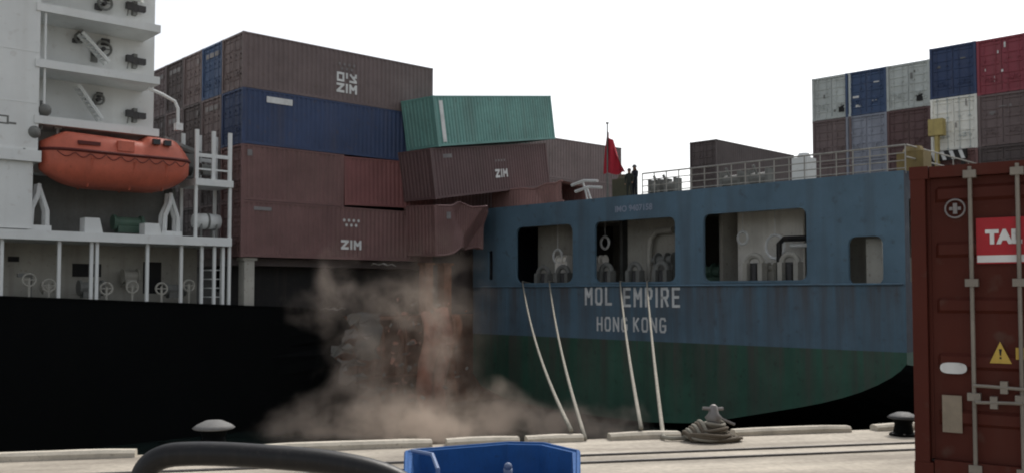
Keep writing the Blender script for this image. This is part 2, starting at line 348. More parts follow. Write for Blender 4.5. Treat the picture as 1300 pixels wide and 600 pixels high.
# ================================================================== CONTAINERS
HC, ST = 2.9, 2.59
_cm = {}
def corr_wall(L, H, axis, mat, x0=0.16, z0=0.17, z1m=0.11, pitch=0.28, dep=0.036):
    """corrugated sheet in its own plane; returns an MB with points (s, 0 or dep, z)"""
    n = max(4, round((L - 2*x0) / pitch)); p = (L - 2*x0) / n; pts = []
    for i in range(n):
        s = -L/2 + x0 + i*p
        pts += [(s, 0), (s + p*0.28, 0), (s + p*0.5, dep), (s + p*0.78, dep)]
    pts.append((L/2 - x0, 0)); return pts
def box_parts(L, H, rods=(0.84, 0.31)):
    key = (L, H, rods)
    if key in _cm: return _cm[key]
    W = 1.219; out = {}
    for nm, sy in (('a', -1), ('b', 1)):                       # the two long corrugated walls
        pts = corr_wall(L, H, 'x', None); mb = MB()
        V = [(s, sy*(W-0.014-d), z) for s, d in pts for z in (0.15, H-0.09)]
        mb.add(V, [(2*i, 2*i+2, 2*i+3, 2*i+1) for i in range(len(pts)-1)]); out['side_'+nm] = mb
    mb = MB(); pts = corr_wall(2*W, H, 'y', None)             # blind end at -x
    V = [(-L/2+0.018+d, s, z) for s, d in pts for z in (0.16, H-0.10)]
    mb.add(V, [(2*i, 2*i+2, 2*i+3, 2*i+1) for i in range(len(pts)-1)]); out['end'] = mb
    mb = MB(); n = max(6, round(L/0.5))                       # roof with shallow cross swages
    V = []
    for i in range(n*2+1):
        x = -L/2+0.1 + (L-0.2)*i/(n*2); z = H-0.035 + (0.018 if i % 2 else 0)
        V += [(x, -W+0.08, z), (x, W-0.08, z)]
    mb.add(V, [(2*i, 2*i+1, 2*i+3, 2*i+2) for i in range(n*2)]); out['roof'] = mb
    mb = MB(); mb.box(-L/2+0.1, L/2-0.1, -W+0.09, W-0.09, 0.06, 0.14); out['floor'] = mb
    mb = MB()                                                 # posts, rails and corner castings
    for sx in (-1, 1):
        for sy in (-1, 1):
            xa, xb = sorted((sx*L/2, sx*(L/2-0.16))); ya, yb = sorted((sy*W, sy*(W-0.13)))
            mb.box(xa, xb, ya, yb, 0.12, H-0.12)
            for z0 in (0, H-0.12):
                xa2, xb2 = sorted((sx*(L/2+0.006), sx*(L/2-0.178))); ya2, yb2 = sorted((sy*(W+0.006), sy*(W-0.162)))
                mb.box(xa2, xb2, ya2, yb2, z0, z0+0.12+0.001*(z0 == 0))
        xa, xb = sorted((sx*(L/2-0.004), sx*(L/2-0.13)))
        mb.box(xa, xb, -W+0.17, W-0.17, H-0.112, H-0.006); mb.box(xa, xb, -W+0.17, W-0.17, 0.02, 0.15)
    for sy in (-1, 1):
        ya, yb = sorted((sy*(W-0.004), sy*(W-0.08)))
        mb.box(-L/2+0.185, L/2-0.185, ya, yb, H-0.092, H-0.004); mb.box(-L/2+0.185, L/2-0.185, ya, yb, 0.02, 0.155)
    out['frame'] = mb
    for nm, sy in (('a', -1), ('b', 1)):                      # two door leaves at +x, pressed with level ribs
        mb = MB(); zs = [0.152]; dd = [0.0]
        hh = H-0.30; k = 5
        for i in range(k):
            zc = 0.16 + hh*(i+0.75)/k
            for dz, d in ((-0.075, 0), (-0.045, 0.034), (0.045, 0.034), (0.075, 0)): zs.append(zc+dz); dd.append(d)
        zs.append(H-0.116); dd.append(0.0); x = L/2-0.075
        ya, yb = sorted((sy*0.012, sy*(W-0.135))); ym, yn = ya+0.07, yb-0.07
        V = []
        for z, d in zip(zs, dd): V += [(x, ya, z), (x, ym, z), (x+d, ym+0.03, z), (x+d, yn-0.03, z), (x, yn, z), (x, yb, z)]
        Fc = []
        for i in range(len(zs)-1):
            for j in range(5): Fc.append((i*6+j, i*6+j+1, (i+1)*6+j+1, (i+1)*6+j))
        mb.add(V, Fc)
        for y in (ya, yb): mb.box(x-0.05, x+0.012, min(y, y+0.03*sy*(1 if abs(y) < .1 else -1)), max(y, y+0.03*sy*(1 if abs(y) < .1 else -1)), 0.153, H-0.117)
        out['door_'+nm] = mb
        for q, ry in zip('pq', rods):
            rb = MB(); y = sy*ry; xr = L/2-0.005
            rb.tube([(xr, y, 0.03), (xr, y, H-0.03)], 0.019, 8)
            for z in (0.10, 0.45*H-0.55, 0.62*H, H-0.10): rb.box(xr-0.045, xr+0.026, y-0.055, y+0.055, z-0.035, z+0.035)
            hz = 0.86 if q == 'p' else 0.72                    # handle folded level across the leaf
            hd = -sy if q == 'p' else sy*0.9
            rb.tube([(xr+0.022, y, hz), (xr+0.035, y+hd*0.12, hz), (xr+0.03, y+hd*0.42, hz-0.012)], 0.016, 6)
            rb.box(xr-0.02, xr+0.045, y+hd*0.25-0.03, y+hd*0.25+0.03, hz-0.06, hz+0.05)
            out['rod_'+nm+q] = rb
    _cm[key] = out; out['_me'] = {}
    return out
def container(M, col, label, L=12.19, H=HC, group=None, doors=True, rods=(0.84, 0.31), rodmat=None, rodsub=True):
    """M puts the centre of its floor; +x is the door end"""
    parts = box_parts(L, H, rods); cache = parts['_me']; mat = C[col]
    def me(k, m, nm):
        kk = (k, m.name)
        if kk not in cache: cache[kk] = parts[k].mesh(nm, m)
        return cache[kk]
    root = empty('shipping_container', M, label, 'container', group)
    for k in ('side_a', 'side_b'): link('side_wall', me(k, mat, 'side_wall'), root)
    link('roof_panel', me('roof', mat, 'roof_panel'), root); link('frame', me('frame', mat, 'frame'), root)
    link('end_wall', me('end', mat, 'end_wall'), root); link('floor_panel', me('floor', C['dark brown'], 'floor_panel'), root)
    if doors:
        for k in 'ab':
            d = link('door', me('door_'+k, mat, 'door'), root)
            for q in 'pq': link('lock_rod', me('rod_'+k+q, rodmat or mat, 'lock_rod'), d)
    return root
def side_print(root, body, x, z, size, mat, sy=-1, bold=0.012, sx=1.0, nm='lettering'):
    me = text_mesh(body, size, bold, sx, mat)
    M = Matrix.Translation((x, sy*1.2235, z)) @ (UPY if sy < 0 else Matrix.Rotation(R(180), 4, 'Z') @ UPY)
    return link(nm, me, root, M)
def side_patch(root, x0, x1, z0, z1, mat, sy=-1, nm='label_patch'):
    mb = MB(); mb.box(x0, x1, *sorted((sy*1.219, sy*1.2235)), z0, z1); return mb.build(nm, mat, root)
def end_patch(root, L, y0, y1, z0, z1, mat, nm='label_patch', ex=1, off=-0.022):
    mb = MB(); xa, xb = sorted((ex*(L/2+off), ex*(L/2+off-0.008))); mb.box(xa, xb, min(y0, y1), max(y0, y1), z0, z1); return mb.build(nm, mat, root)
def block_print(root, body, x, z, h, wd, t, gap, mat=None):
    return link('lettering', stroke_mesh(body, h, wd, t, gap, mat or M_PRINT), root, Matrix.Translation((x, -1.2235, z)) @ UPY)
def star_row(root, x, z, r, mat, n, dx):
    mb = MB()
    for i in range(n):
        cx = x + (i-(n-1)/2)*dx; P = []
        for k in range(14):
            a = math.pi*k/7 + math.pi/2; q = r if k % 2 == 0 else r*0.45
            P.append((cx + q*math.cos(a), -1.2235, z + q*math.sin(a)))
        mb.add(P, [tuple(range(14))])
    return mb.build('star_print', mat, root)
def zim(root, x, z, star_mat, hebrew=True):
    star_row(root, x, z+0.92, 0.12, star_mat, 4, 0.31); star_row(root, x, z+0.66, 0.12, star_mat, 3, 0.31)
    if hebrew: block_print(root, 'myz', x, z+0.19, 0.52, 0.36, 0.125, 0.10)
    block_print(root, 'ZIM', x, z-0.42, 0.52, 0.37, 0.135, 0.09)

# ---- the tall stack on the black ship, doors facing aft (towards -x of the ship)
Z0 = 4.65
def shipA(t, s, z, dz=0, ry=0, rx=0): return TR(SA.world(t, s, z), SA.deg + dz, ry, rx)
FLIP = Matrix.Rotation(math.pi, 4, 'Z')
GA = 'containers stacked on the black ship behind the lifeboat'
c = container(shipA(6.1, 1.22, Z0+3*HC) @ FLIP, 'brown', 'dark brown container topmost on the tall stack, with Hebrew letters and ZIM in white', group=GA)
def flipped(fn, root, *a, **k): pass
def zim_flip(root, x, z, star_mat, hebrew=True):             # the print stands on the wall that faces the quay (+y of a turned box)
    h = empty('logo_print', FLIP); h.parent = root
    return h
# turned boxes show their +y wall to the quay: build the print in a turned mesh instead
def zim_on(root, x, z, star_mat, hebrew=True, flip=True):
    n0 = set(bpy.data.objects); zim(root, x, z, star_mat, hebrew)
    if flip:
        for o in [o for o in bpy.data.objects if o not in n0]: o.matrix_basis = FLIP @ o.matrix_basis
zim_on(c, 0.1, 1.22, M_DIMPRINT)
o = side_patch(c, 5.2, 4.2, 0, 0.01, M_DIMPRINT, 1) if False else None
c = container(shipA(6.1, 1.21, Z0+2*HC) @ FLIP, 'navy', 'long navy container under the topmost brown one, with a white strip near its end', group=GA)
side_patch(c, 3.25, 4.75, 2.28, 2.60, M_PRINT, 1)
c = container(shipA(3.04, 1.23, Z0+HC) @ FLIP, 'red brown', 'short red-brown container under the navy one, next to the white stairway', L=6.06, group=GA)
end = side_patch(c, 2.45, 2.72, 2.3, 2.62, M_DIMPRINT, 1)
c = container(shipA(9.16, 1.17, Z0+HC+0.16, -0.6, -1.2) @ FLIP, 'red', 'short dull red container under the navy one, beside the leaning stack', L=6.06, H=2.72, group=GA)
c = container(shipA(6.1, 1.20, Z0) @ FLIP, 'red brown', 'reddish brown container lowest of the tall stack, with seven stars and ZIM in white', group=GA)
zim_on(c, 0.45, 1.25, M_PRINT, hebrew=False); side_patch(c, 4.4, 5.4, 2.42, 2.6, M_DIMPRINT, 1)
cols = [['brown', 'dark brown', 'brown', 'blue'], ['dark brown', 'brown', 'dark brown', 'brown'], ['brown', 'dark brown', 'brown', 'dark brown'], ['dark brown', 'red brown', 'dark brown', 'brown']]
lv = ['lowest', 'second from the bottom', 'third from the bottom', 'topmost']
rk = ['second', 'third', 'fourth', 'fifth']
for i, cc in enumerate(cols):
    for k in range(4):
        nm = ('bright blue end of the container' if cc[k] == 'blue' else cc[k].replace('red brown', 'reddish brown') + ' container')
        lab = f'{nm} {lv[k]} in the {rk[i]} row behind the tall stack'
        c = container(shipA(6.1, 1.22 + 2.5*(i+1), Z0 + k*HC) @ FLIP, cc[k], lab, group=GA)
        if k: end_patch(c, 12.19, random.choice((-.75, .6)), random.choice((-.45, .85)) if False else 0.9, 2.2, 2.45, M_DIMPRINT)

# ---- the pushed, leaning stack: near lower corner given, then lean
def lean_box(corner, yaw, pitch, roll, col, label, L=12.19, H=HC, group=None):
    """corner: lower near corner of the end that faces the quay; x runs away from it, y inboard"""
    M = TR(corner, yaw, -pitch, roll) @ Matrix.Translation((L/2, 1.219, 0))
    return container(M, col, label, L=L, H=H, group=group)
GL = 'containers of the leaning stack between the ships'
P1 = at(553, 253, 53.4)
b1 = lean_box(P1, 55.0, 8.8, -1.0, 'maroon', 'leaning dark maroon container marked ZIM under the teal one', group=GL)
star_row(b1, 0.6, 1.95, 0.11, M_DIMPRINT, 4, 0.3); block_print(b1, 'ZIM', 0.6, 1.15, 0.52, 0.37, 0.135, 0.09); side_patch(b1, -5.0, -4.2, 2.3, 2.52, M_DIMPRINT)
P2 = at(557, 186.5, 53.3)
b2 = lean_box(P2, 54.0, 9.6, -1.0, 'teal', 'leaning teal container topmost on the pushed stack between the ships', group=GL)
side_patch(b2, -5.62, -5.30, 0.25, 2.62, M_PRINT, nm='post_highlight')  # white strip paints in the highlight along the corner post
P3 = at(553, 325, 53.6)
# crushed box: short, crumpled towards the blue ship
cr = empty('shipping_container', TR(P3, 52, -4.0, 2.0), 'crushed brownish-red container with buckled side under the leaning stack', 'container', GL)
tri = lambda a: 2/math.pi*math.asin(math.sin(a))
def crumple(pts, amp, seed):
    rnd = random.Random(seed); ph = [rnd.uniform(0, 6.3) for _ in range(8)]; out = []
    for (x, y, z) in pts:
        k = amp * min(1, max(0, (x-0.9)/3.2))
        out.append((x, y + k*(0.75*tri(1.15*x+0.7*z+ph[0]) + 0.30*tri(2.6*x-1.5*z+ph[1])) + 0.5*k,
                    z + k*(0.5*tri(1.2*x+ph[2]+y) + 0.25*tri(3.3*x+ph[3])) + 0.55*k*(2.9-z)/2.9))
    return out
def crumple_box(root, L, H, col, amp, seed):
    mat = C[col]
    for nm, y, dep in (('side_wall', 0.0, 0.04), ('side_wall', 2.43, -0.04)):
        n = 56; m = 10; V = []
        for i in range(n+1):
            for j in range(m+1):
                V.append((L*i/n, y + (dep if i % 2 else 0), 0.06 + (H-0.1)*j/m))
        mb = MB(); mb.add(crumple(V, amp, seed), [(i*(m+1)+j, (i+1)*(m+1)+j, (i+1)*(m+1)+j+1, i*(m+1)+j+1) for i in range(n) for j in range(m)]); mb.build(nm, mat, root)
    for nm, z in (('roof_panel', H-0.03), ('floor_panel', 0.08)):
        n = 30; V = []
        for i in range(n+1):
            for j in range(7): V.append((L*i/n, 0.03+2.37*j/6, z))
        mb = MB(); mb.add(crumple(V, amp, seed), [(i*7+j, (i+1)*7+j, (i+1)*7+j+1, i*7+j+1) for i in range(n) for j in range(6)]); mb.build(nm, mat, root)
    mb = MB(); pts = corr_wall(2.43, H, 'y', None); V = [(0.02+d, s+1.215, z) for s, d in pts for z in (0.1, H-0.08)]
    mb.add(V, [(2*i, 2*i+2, 2*i+3, 2*i+1) for i in range(len(pts)-1)]); mb.build('end_wall', mat, root)
    mb = MB()
    for y in (-0.01, 2.31):
        mb.box(-0.01, 0.15, y, y+0.13, 0, H)
        for z in (0.04, H-0.05): mb.tube(crumple([(0.15+(L-0.15)*i/20, y+0.06, z) for i in range(21)], amp, seed), 0.07, 6)
    for z in (0.0, H-0.1): mb.box(0.0, 0.12, 0.13, 2.3, z+0.004, z+0.094)
    mb.build('frame', mat, root)
crumple_box(cr, 4.6, 2.9, 'red brown', 0.7, 5)
side = MB(); side.box(1.0, 1.35, -0.006, 0.0, 2.1, 2.5); side.build('label_patch', M_DIMPRINT, cr)
# red box painted paler as if lit, whose long side shows over the transom, and the far brown pair
GF = 'containers seen beyond the leaning stack'
MLb = lambda x, y, z, dz=0, ry=0: TR(SB.world(x, y, z), SB.deg + dz, ry)
y604, _ = SB.end(604, 250, 1.6)
fl_ = empty('shipping_container', MLb(1.3, 27.0, 8.0, -90), 'flattened pale red container on the stern deck under the leaning maroon one', 'container', GF)
crumple_box(fl_, 6.06, 1.35, 'lit pale red', 0.28, 9)
ZF = Z0 + 0.5
for k in range(3):
    w3 = ('lowest', 'middle', 'upper')[k]
    container(shipA(16.75, 4.15, ZF + k*HC) @ FLIP, ('dark brown', 'red brown', 'dark brown')[k], f'short dusty container {w3} of the bay just beyond the leaning stack', L=6.06, group=GF)
    container(shipA(26.2, 4.0, ZF + k*HC) @ FLIP, 'hazy brown', ('lowest', 'middle', 'topmost')[k] + ' of the hazy brown containers behind the red flag', group=GF)
# ---- containers on the blue ship, doors facing aft
GB = 'containers stacked on the after deck of the blue ship'
KX = 12.3
ye = [SB.end(u, 150, KX)[0] for u in (1030, 1076, 1122, 1181, 1238)]
yc = [10.55 - 1.24, 8.2 - 1.0, 4.75, 2.32, -0.15]
zB = 7.95
def onB(i, z): return MLb(KX + 6.1, yc[i], z) @ FLIP
def marks(c, H, seed, mat=M_PRINT, n=6):
    rnd = random.Random(seed)
    for q in range(n):
        y = rnd.uniform(-0.9, 0.75); z = rnd.uniform(0.3, H-0.45); w_ = rnd.uniform(0.12, 0.4); h_ = rnd.uniform(0.05, 0.14)
        if seed % 2: w_, h_ = h_, w_
        end_patch(c, 12.19, y, y+w_, z, z+h_, mat, nm='stencil_mark', off=-0.03)
colsB = [[('brown', ST, 'brown container with a plain end, far corner of the deck stack, under another brown one'), ('brown', ST, 'brown container under the outermost pale grey one on the deck stack'), ('grey', ST, 'pale grey container, outermost at the top of the deck stack, nearest the flag')],
         [('slate', ST, 'slate grey container lowest under the blue one between two greys'), ('slate', ST, 'slate blue-grey container right under the blue one between two greys'), ('blue', ST, 'blue container with white stencils between two pale grey ones')],
         [('maroon', ST, 'maroon container at deck level behind the yellow locker'), ('maroon', ST, 'plain maroon container under the pale grey one next to navy'), ('grey', ST, 'pale grey container with a dark vent, between blue and navy ones')],
         [('red brown', ST, 'red-brown container under the white one, behind the striped beam'), ('white box', 2.9, 'dirty white container above the black and white striped beam'), ('navy', 2.83, 'navy container topmost, directly above the dirty white one')],
         [('dark brown', ST, 'dark brown container lowest in the tall row above the near container'), ('brown', 2.75, 'brown container directly beneath the crimson one'), ('crimson', 2.95, 'crimson container with white marks topmost in the highest row')]]
for i, cc in enumerate(colsB):
    z = zB
    for k, (col, H, lab) in enumerate(cc):
        c = container(onB(i, z), col, lab, H=H, group=GB, rodmat=C['grey'] if col in ('white box',) else None)
        if k == 2: marks(c, H, 3 + i, n=5 if col in ('blue', 'crimson') else 2, mat=M_PRINT if col in ('blue', 'crimson') else M_SHADE)
        if k == 2 and col == 'grey': end_patch(c, 12.19, 0.45, 0.8, 0.35, 0.75, M_DARK, nm='vent_panel', off=-0.028)
        if k == 1 and i >= 3: marks(c, H, 20 + i, n=4, mat=M_DIMPRINT)
        z += H + 0.004
# one more row inboard so the far side of the stack is not a blank
for k in range(2):
    q = SB.local(at(909, 182, 73))
    container(TR(SB.world(q.x + 6.1, q.y + 1.22, 9.0 + k*2.9 - 0.05), SB.deg) @ FLIP, 'dark brown', ('upper' if k else 'lower') + ' dark brown container standing alone on the deck beyond the railing', group='lone pair of containers beyond the railing')

# ================================================================== THE BLACK SHIP
shipa = empty('container_ship', FR(SA), 'black-hulled container ship with white accommodation block and an orange lifeboat', 'ship')
def A(u, v, off=0.0): return SA.side(u, v, off)
def topz(t): return 2.32 - 0.045*(t + 4.0) if t > -14 else 2.77
# outer side plate, torn open fore of t = 5.6
mb = MB(); rnd = random.Random(4); prev = None; V = []; Fc = []
edge_t = lambda z: 5.9 + 0.5*math.sin(z*2.1) + 0.35*math.sin(z*5.3+1) + (1.1 if z < -2 else 0)
zs = [-7 + i*0.5 for i in range(19)]
n_x = 14; GX = []
for j, z in enumerate(zs):
    row = []
    for i in range(n_x+1):
        t = -75 + (edge_t(z)+75)*(i/n_x)**0.6
        zz = z if j < len(zs)-1 else topz(t); zz = min(zz, topz(t))
        bend = 0.0 if i < n_x else -0.35*abs(math.sin(z*1.7))
        row.append(len(V)); V.append((t, bend, zz))
    GX.append(row)
for j in range(len(zs)-1):
    for i in range(n_x): Fc.append((GX[j][i], GX[j][i+1], GX[j+1][i+1], GX[j+1][i]))
mb.add(V, Fc)
hull = mb.build('hull', M_BLACKH, shipa)
mb = MB(); mb.box(-75, 5.4, 0.02, 0.20, 0, 0.10)
V = []; pts = [-75, -30, -14, -10, -6, -2, 2, 5.6]
for t in pts: V += [(t, -0.05, topz(t)+0.002), (t, 0.22, topz(t)+0.002), (t, -0.05, topz(t)+0.07), (t, 0.22, topz(t)+0.07)]
mb = MB(); mb.add(V, [(4*i+a, 4*i+b, 4*i+4+b, 4*i+4+a) for i in range(len(pts)-1) for a, b in ((0,1),(1,3),(3,2),(2,0))]); mb.build('bulwark_cap', M_BLACKH, shipa)
mb = MB(); mb.box(-75, 5.2, 0.06, 24, 1.3, 1.5); mb.build('main_deck', M_SHADE, shipa)
# behind the torn side: inner longitudinal wall, tween decks, bent frames
mb = MB(); mb.box(4.0, 60, 3.0, 3.2, -7, 4.0); mb.build('inner_bulkhead', M_RUST, shipa)
mb = MB(); mb.box(5.25, 15.2, 1.1, 2.99, 1.28, 1.46); mb.build('broken_deck', M_RUST, shipa)
mb = MB(); mb.box(5.0, 15.2, 1.3, 2.99, -2.2, -2.05); mb.build('broken_deck', M_RUST, shipa)
for i, t in enumerate([6.4, 7.3, 8.2, 9.1, 10.0, 10.9, 11.8, 12.7, 13.6, 14.4]):
    y = 1.2 + 0.5*rnd.random(); sk = rnd.uniform(-.5, .5)
    mb = MB(); mb.tube([(t, y+1.0, -6.5), (t+sk*0.3, y+0.5, -3), (t+sk, y, 0.0), (t+sk*0.7, y+0.4, rnd.uniform(0.8, 1.9))], [0.16, 0.14, 0.14, 0.1], 5)
    mb.build('bent_frame', M_RUST, shipa)
def torn_plate(t, s, z0, z1, wd, mat, seed, lean=0.4):
    r2 = random.Random(seed); V = []; n = 9
    for i in range(n+1):
        z = z0 + (z1-z0)*i/n
        for k in range(5):
            V.append((t + wd*(k/4-0.5)*(1-0.35*(1-i/n)*r2.random()) + 0.25*math.sin(i*0.9+seed), s + lean*math.sin(i*0.7+seed)*0.5 + 0.18*math.sin(k*1.6+i*0.5), z + 0.15*r2.random()))
    b = MB(); b.add(V, [(i*5+k, i*5+k+1, (i+1)*5+k+1, (i+1)*5+k) for i in range(n) for k in range(4)])
    o = b.build('torn_plate', mat, shipa, smooth=True); md = o.modifiers.new('thickness', 'SOLIDIFY'); md.thickness = 0.03
M_RUST2 = paint('raw red steel', (0.38, 0.17, 0.12), rough=0.85, dirt=0.6, dirt_rgb=(0.09, 0.04, 0.03), scale=1.1, var=0.4)
torn_plate(10.0, -2.6, -4.6, 1.7, 1.3, M_RUST2, 1); torn_plate(11.3, -2.2, -4.4, 1.9, 1.0, M_RUST2, 2); torn_plate(12.2, -2.0, -3.2, 1.5, 0.6, M_RUST, 7)
torn_plate(8.0, 0.4, -1.0, 1.6, 1.8, M_SHADE, 3); torn_plate(13.4, -0.3, -4.0, 1.2, 0.9, M_RUST, 4)
for (u, v, ln, sd) in ((424, 393, 1.3, 1), (487, 336, 1.5, 2)):   # pale scraps of bent deck plating
    t, z = A(u, v, -0.4); b = MB(); r2 = random.Random(sd); V = []
    for q in range(6):
        for e in (-1, 1): V.append((t - ln/2 + ln*q/5, -0.4 + 0.16*e + 0.08*r2.random(), z + 0.10*r2.random() + 0.05*e*(1 if q % 2 else -0.4)))
    b.add(V, [(2*q, 2*q+2, 2*q+3, 2*q+1) for q in range(5)]); o = b.build('bent_plate', M_RAIL, shipa); md = o.modifiers.new('thickness', 'SOLIDIFY'); md.thickness = 0.03
for k in range(7):                              # ragged strips of bare plate along the torn edge
    z = -3.4 + 0.78*k; t = edge_t(z); r2 = random.Random(40+k); b = MB(); V = []
    for i in range(6):
        for q in range(3): V.append((t - 0.25 + 0.32*i*(0.6+0.5*r2.random()), -0.12 - 0.13*i*r2.random() - 0.05*q, z + 0.36*(q-1)*(1-0.12*i) + 0.12*math.sin(i*1.3+k)))
    b.add(V, [(i*3+q, i*3+q+1, i*3+q+4, i*3+q+3) for i in range(5) for q in range(2)]); o = b.build('torn_strip', M_STEEL if k % 2 else M_SHADE, shipa); md = o.modifiers.new('thickness', 'SOLIDIFY'); md.thickness = 0.03
# hatch cover, coaming, lashing pedestal below the containers
mb = MB(); mb.box(13.35, 34, 2.0, 24, 1.51, ZF-0.012); mb.build('hatch_cover', C['dark brown'], shipa)
mb = MB(); mb.box(-0.1, 13.3, 0.9, 24, 4.25, 4.64); mb.build('hatch_cover', C['dark brown'], shipa)
mb = MB(); mb.box(0.4, 13.2, 2.2, 24, 1.51, 4.24); mb.build('hatch_coaming', M_BLACK, shipa)
for tt in (0.35, 11.9, 13.3):
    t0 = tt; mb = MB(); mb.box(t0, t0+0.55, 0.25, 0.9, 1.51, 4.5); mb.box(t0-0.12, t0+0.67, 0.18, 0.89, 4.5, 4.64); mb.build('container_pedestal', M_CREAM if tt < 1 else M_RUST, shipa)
# --- accommodation: white face, recessed galleries
tE = A(50, 100)[0]; tW = -3.7; SR = 2.2
zu = [A(57, 5)[1], A(50, 75)[1], A(53, 147)[1]]
zd = A(0, 290)[1]; zlip = A(50, 199)[1]
mb = MB(); mb.box(-34, tE, 0.0, 9, zlip+0.25, 21); mb.build('accommodation_wall', M_WHITE, shipa)
mb = MB(); mb.box(-34, tE-0.15, 0.12, 8.9, zd+0.05, zlip-0.25); mb.build('accommodation_wall', M_WHITE, shipa)
mb = MB(); mb.box(-34, tE+0.12, -0.12, 8.95, zlip-0.248, zlip+0.248); mb.build('deck_lip', M_WHITE, shipa)
mb = MB(); mb.box(tE+0.002, tW, SR, 9, zu[2]-2.3, 21); mb.build('gallery_wall', M_WHITE, shipa)
for z in (zu[0]+2.52, *zu):
    mb = MB(); mb.box(tE-0.18, -4.28, -0.06, SR-0.004, z-0.36, z); mb.build('gallery_floor', M_WHITE, shipa)
for z in (zu[0], zu[1]):
    for uu in (57,):
        t = A(uu, 50)[0]; mb = MB(); mb.bar((t+0.05, 0.1, z-2.5), (t+0.05, 0.1, z-0.37), 0.055); mb.build('gallery_post', M_WHITE, shipa)
def A2(u, v, off): return SA.side(u, v, off)
for (u0, v0, u1, v1) in ((103, 42, 137, 80), (98, 108, 128, 152), (150, -35, 185, 2)):    # inclined ladders between galleries
    t0, z0 = A2(u0, v0, 1.3); t1, z1 = A2(u1, v1, 1.3); mb = MB()
    for y in (1.1, 1.7): mb.tube([(t0, y, z0), (t1, y, z1)], 0.09, 6)
    for i in range(1, 8):
        f = i/8; mb.box(t0+(t1-t0)*f-0.12, t0+(t1-t0)*f+0.12, 1.1, 1.7, z0+(z1-z0)*f-0.02, z0+(z1-z0)*f+0.02)
    mb.build('inclined_ladder', M_WHITE, shipa)
for q, (u, v, r) in enumerate(((172, 10, 0.30), (172, 77, 0.30), (172, 146, 0.30), (132, 62, 0.36), (126, 126, 0.24), (102, 48, 0.22), (134, 4, 0.32))):   # lamps, reels and valves on the gallery wall
    t, z = A2(u, v, SR-0.3); mb = MB()
    if q < 3:
        mb.box(t-0.10, t+0.10, SR-0.30, SR-0.01, z-r*1.2, z+r*1.1); mb.box(t-r*1.5, t-0.11, SR-0.42, SR-0.16, z-0.12, z+0.20, 1); mb.box(t+0.11, t+r*1.6, SR-0.42, SR-0.16, z-0.16, z+0.12, 1)
        mb.tube([(t, SR-0.16, z), (t, SR-0.40, z-0.05)], [0.16, 0.2], 12, 1); mb.bar((t-r, SR-0.2, z-0.02), (t-r*1.2, SR-0.2, z-r*1.5), 0.03, 5)
    else:
        mb.tube([(t + r*math.cos(2*math.pi*k/14), SR-0.25, z + r*math.sin(2*math.pi*k/14)) for k in range(15)], 0.06, 6, 0, caps=False)
        mb.box(t-r*1.3, t-r*0.3, SR-0.2, SR-0.01, z-r*1.1, z-r*0.2, 1); mb.tube([(t, SR-0.01, z), (t, SR-0.3, z)], 0.1, 8, 1); mb.bar((t-r, SR-0.25, z), (t+r, SR-0.25, z), 0.03, 5)
        mb.box(t-0.05, t+r*0.9, SR-0.16, SR-0.01, z+r*0.6, z+r*1.5, 1)
    mb.build('floodlight' if q < 3 else 'hose_reel', [M_SHADE, M_FITDARK], shipa)
for (u0, v0, u1, v1) in ((165, 40, 178, 45), (128, 36, 137, 41), (128, 106, 137, 110), (163, 108, 178, 113), (115, 62, 123, 80)):
    t0, z1 = A2(u0, v0, SR); t1, z0 = A2(u1, v1, SR); mb = MB(); mb.box(t0, t1, SR-0.10, SR-0.002, z0, z1); mb.build('vent_grille', M_SHADE, shipa)
# mark on the big white wall
t0, z1 = A(-4, 145); t1, z0 = A(11, 158); mb = MB()
mb.box(t0, t1, -0.006, -0.001, z1-0.07, z1); mb.box(t0, t1, -0.006, -0.001, z0, z0+0.07); mb.box(t1-0.08, t1, -0.006, -0.001, z0+0.071, z1-0.071)
mb.box(t1+0.002, t1+0.3, -0.006, -0.001, z0+0.02, z0+0.11); mb.build('wall_marking', M_SHADE, shipa)
# seams of the plating, welded strips
for v in (62, 128):
    t, z = A(20, v); mb = MB(); mb.box(-34, tE-0.01, -0.012, -0.001, z-0.02, z+0.02); mb.build('plate_seam', M_WHITE, shipa)
# pipe and small gear stacked at the corner between wall and boat
mb = MB()
for (u, v0, v1) in ((40, 165, 198), (45, 158, 198), (52, 128, 165)):
    t, z0 = A(u, v1, 0.3); _, z1 = A(u, v0, 0.3); mb.bar((t, 0.3, z0), (t, 0.3, z1), 0.07)
mb.build('pipe_cluster', M_SHADE, shipa)
for (u, v, r) in ((57, 140, .28), (43, 168, .3), (30, 190, .12)):
    t, z = A(u, v, 0.1); mb = MB(); mb.ico((t, 0.1, z), r); mb.build('fitting', M_SHADE, shipa, smooth=True)
# boat deck with white edge
mb = MB(); mb.box(-34, A(294, 300)[0], -0.04, 9, zd-0.42, zd); mb.build('boat_deck', M_WHITE, shipa)
tBD = A(294, 300)[0]
# shelter deck under it
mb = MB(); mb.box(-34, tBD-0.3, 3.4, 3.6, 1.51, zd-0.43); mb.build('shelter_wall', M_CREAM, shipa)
mb = MB(); mb.box(tE+0.01, tBD-1.9, 3.2, 3.35, zd+0.01, zu[2]-0.4); mb.build('boat_deck_wall', M_SHADE, shipa)
for u in (2, 75, 116, 123, 187, 230, 256, 272, 283, 291):
    t, _ = A(u, 320, 0.25); mb = MB(); mb.box(t-0.07, t+0.07, 0.18, 0.32, topz(t)-0.3, zd-0.421); mb.build('stanchion', M_WHITE, shipa)
for (u0, v0, u1, v1) in ((92, 334, 128, 351), (182, 332, 204, 372), (271, 322, 279, 370), (10, 325, 24, 332)):
    t0, z1 = A2(u0, v0, 3.4); t1, z0 = A2(u1, v1, 3.4); mb = MB(); mb.box(t0, t1, 3.36, 3.398, max(z0, 1.6), z1); mb.build('doorway', M_DARK, shipa)
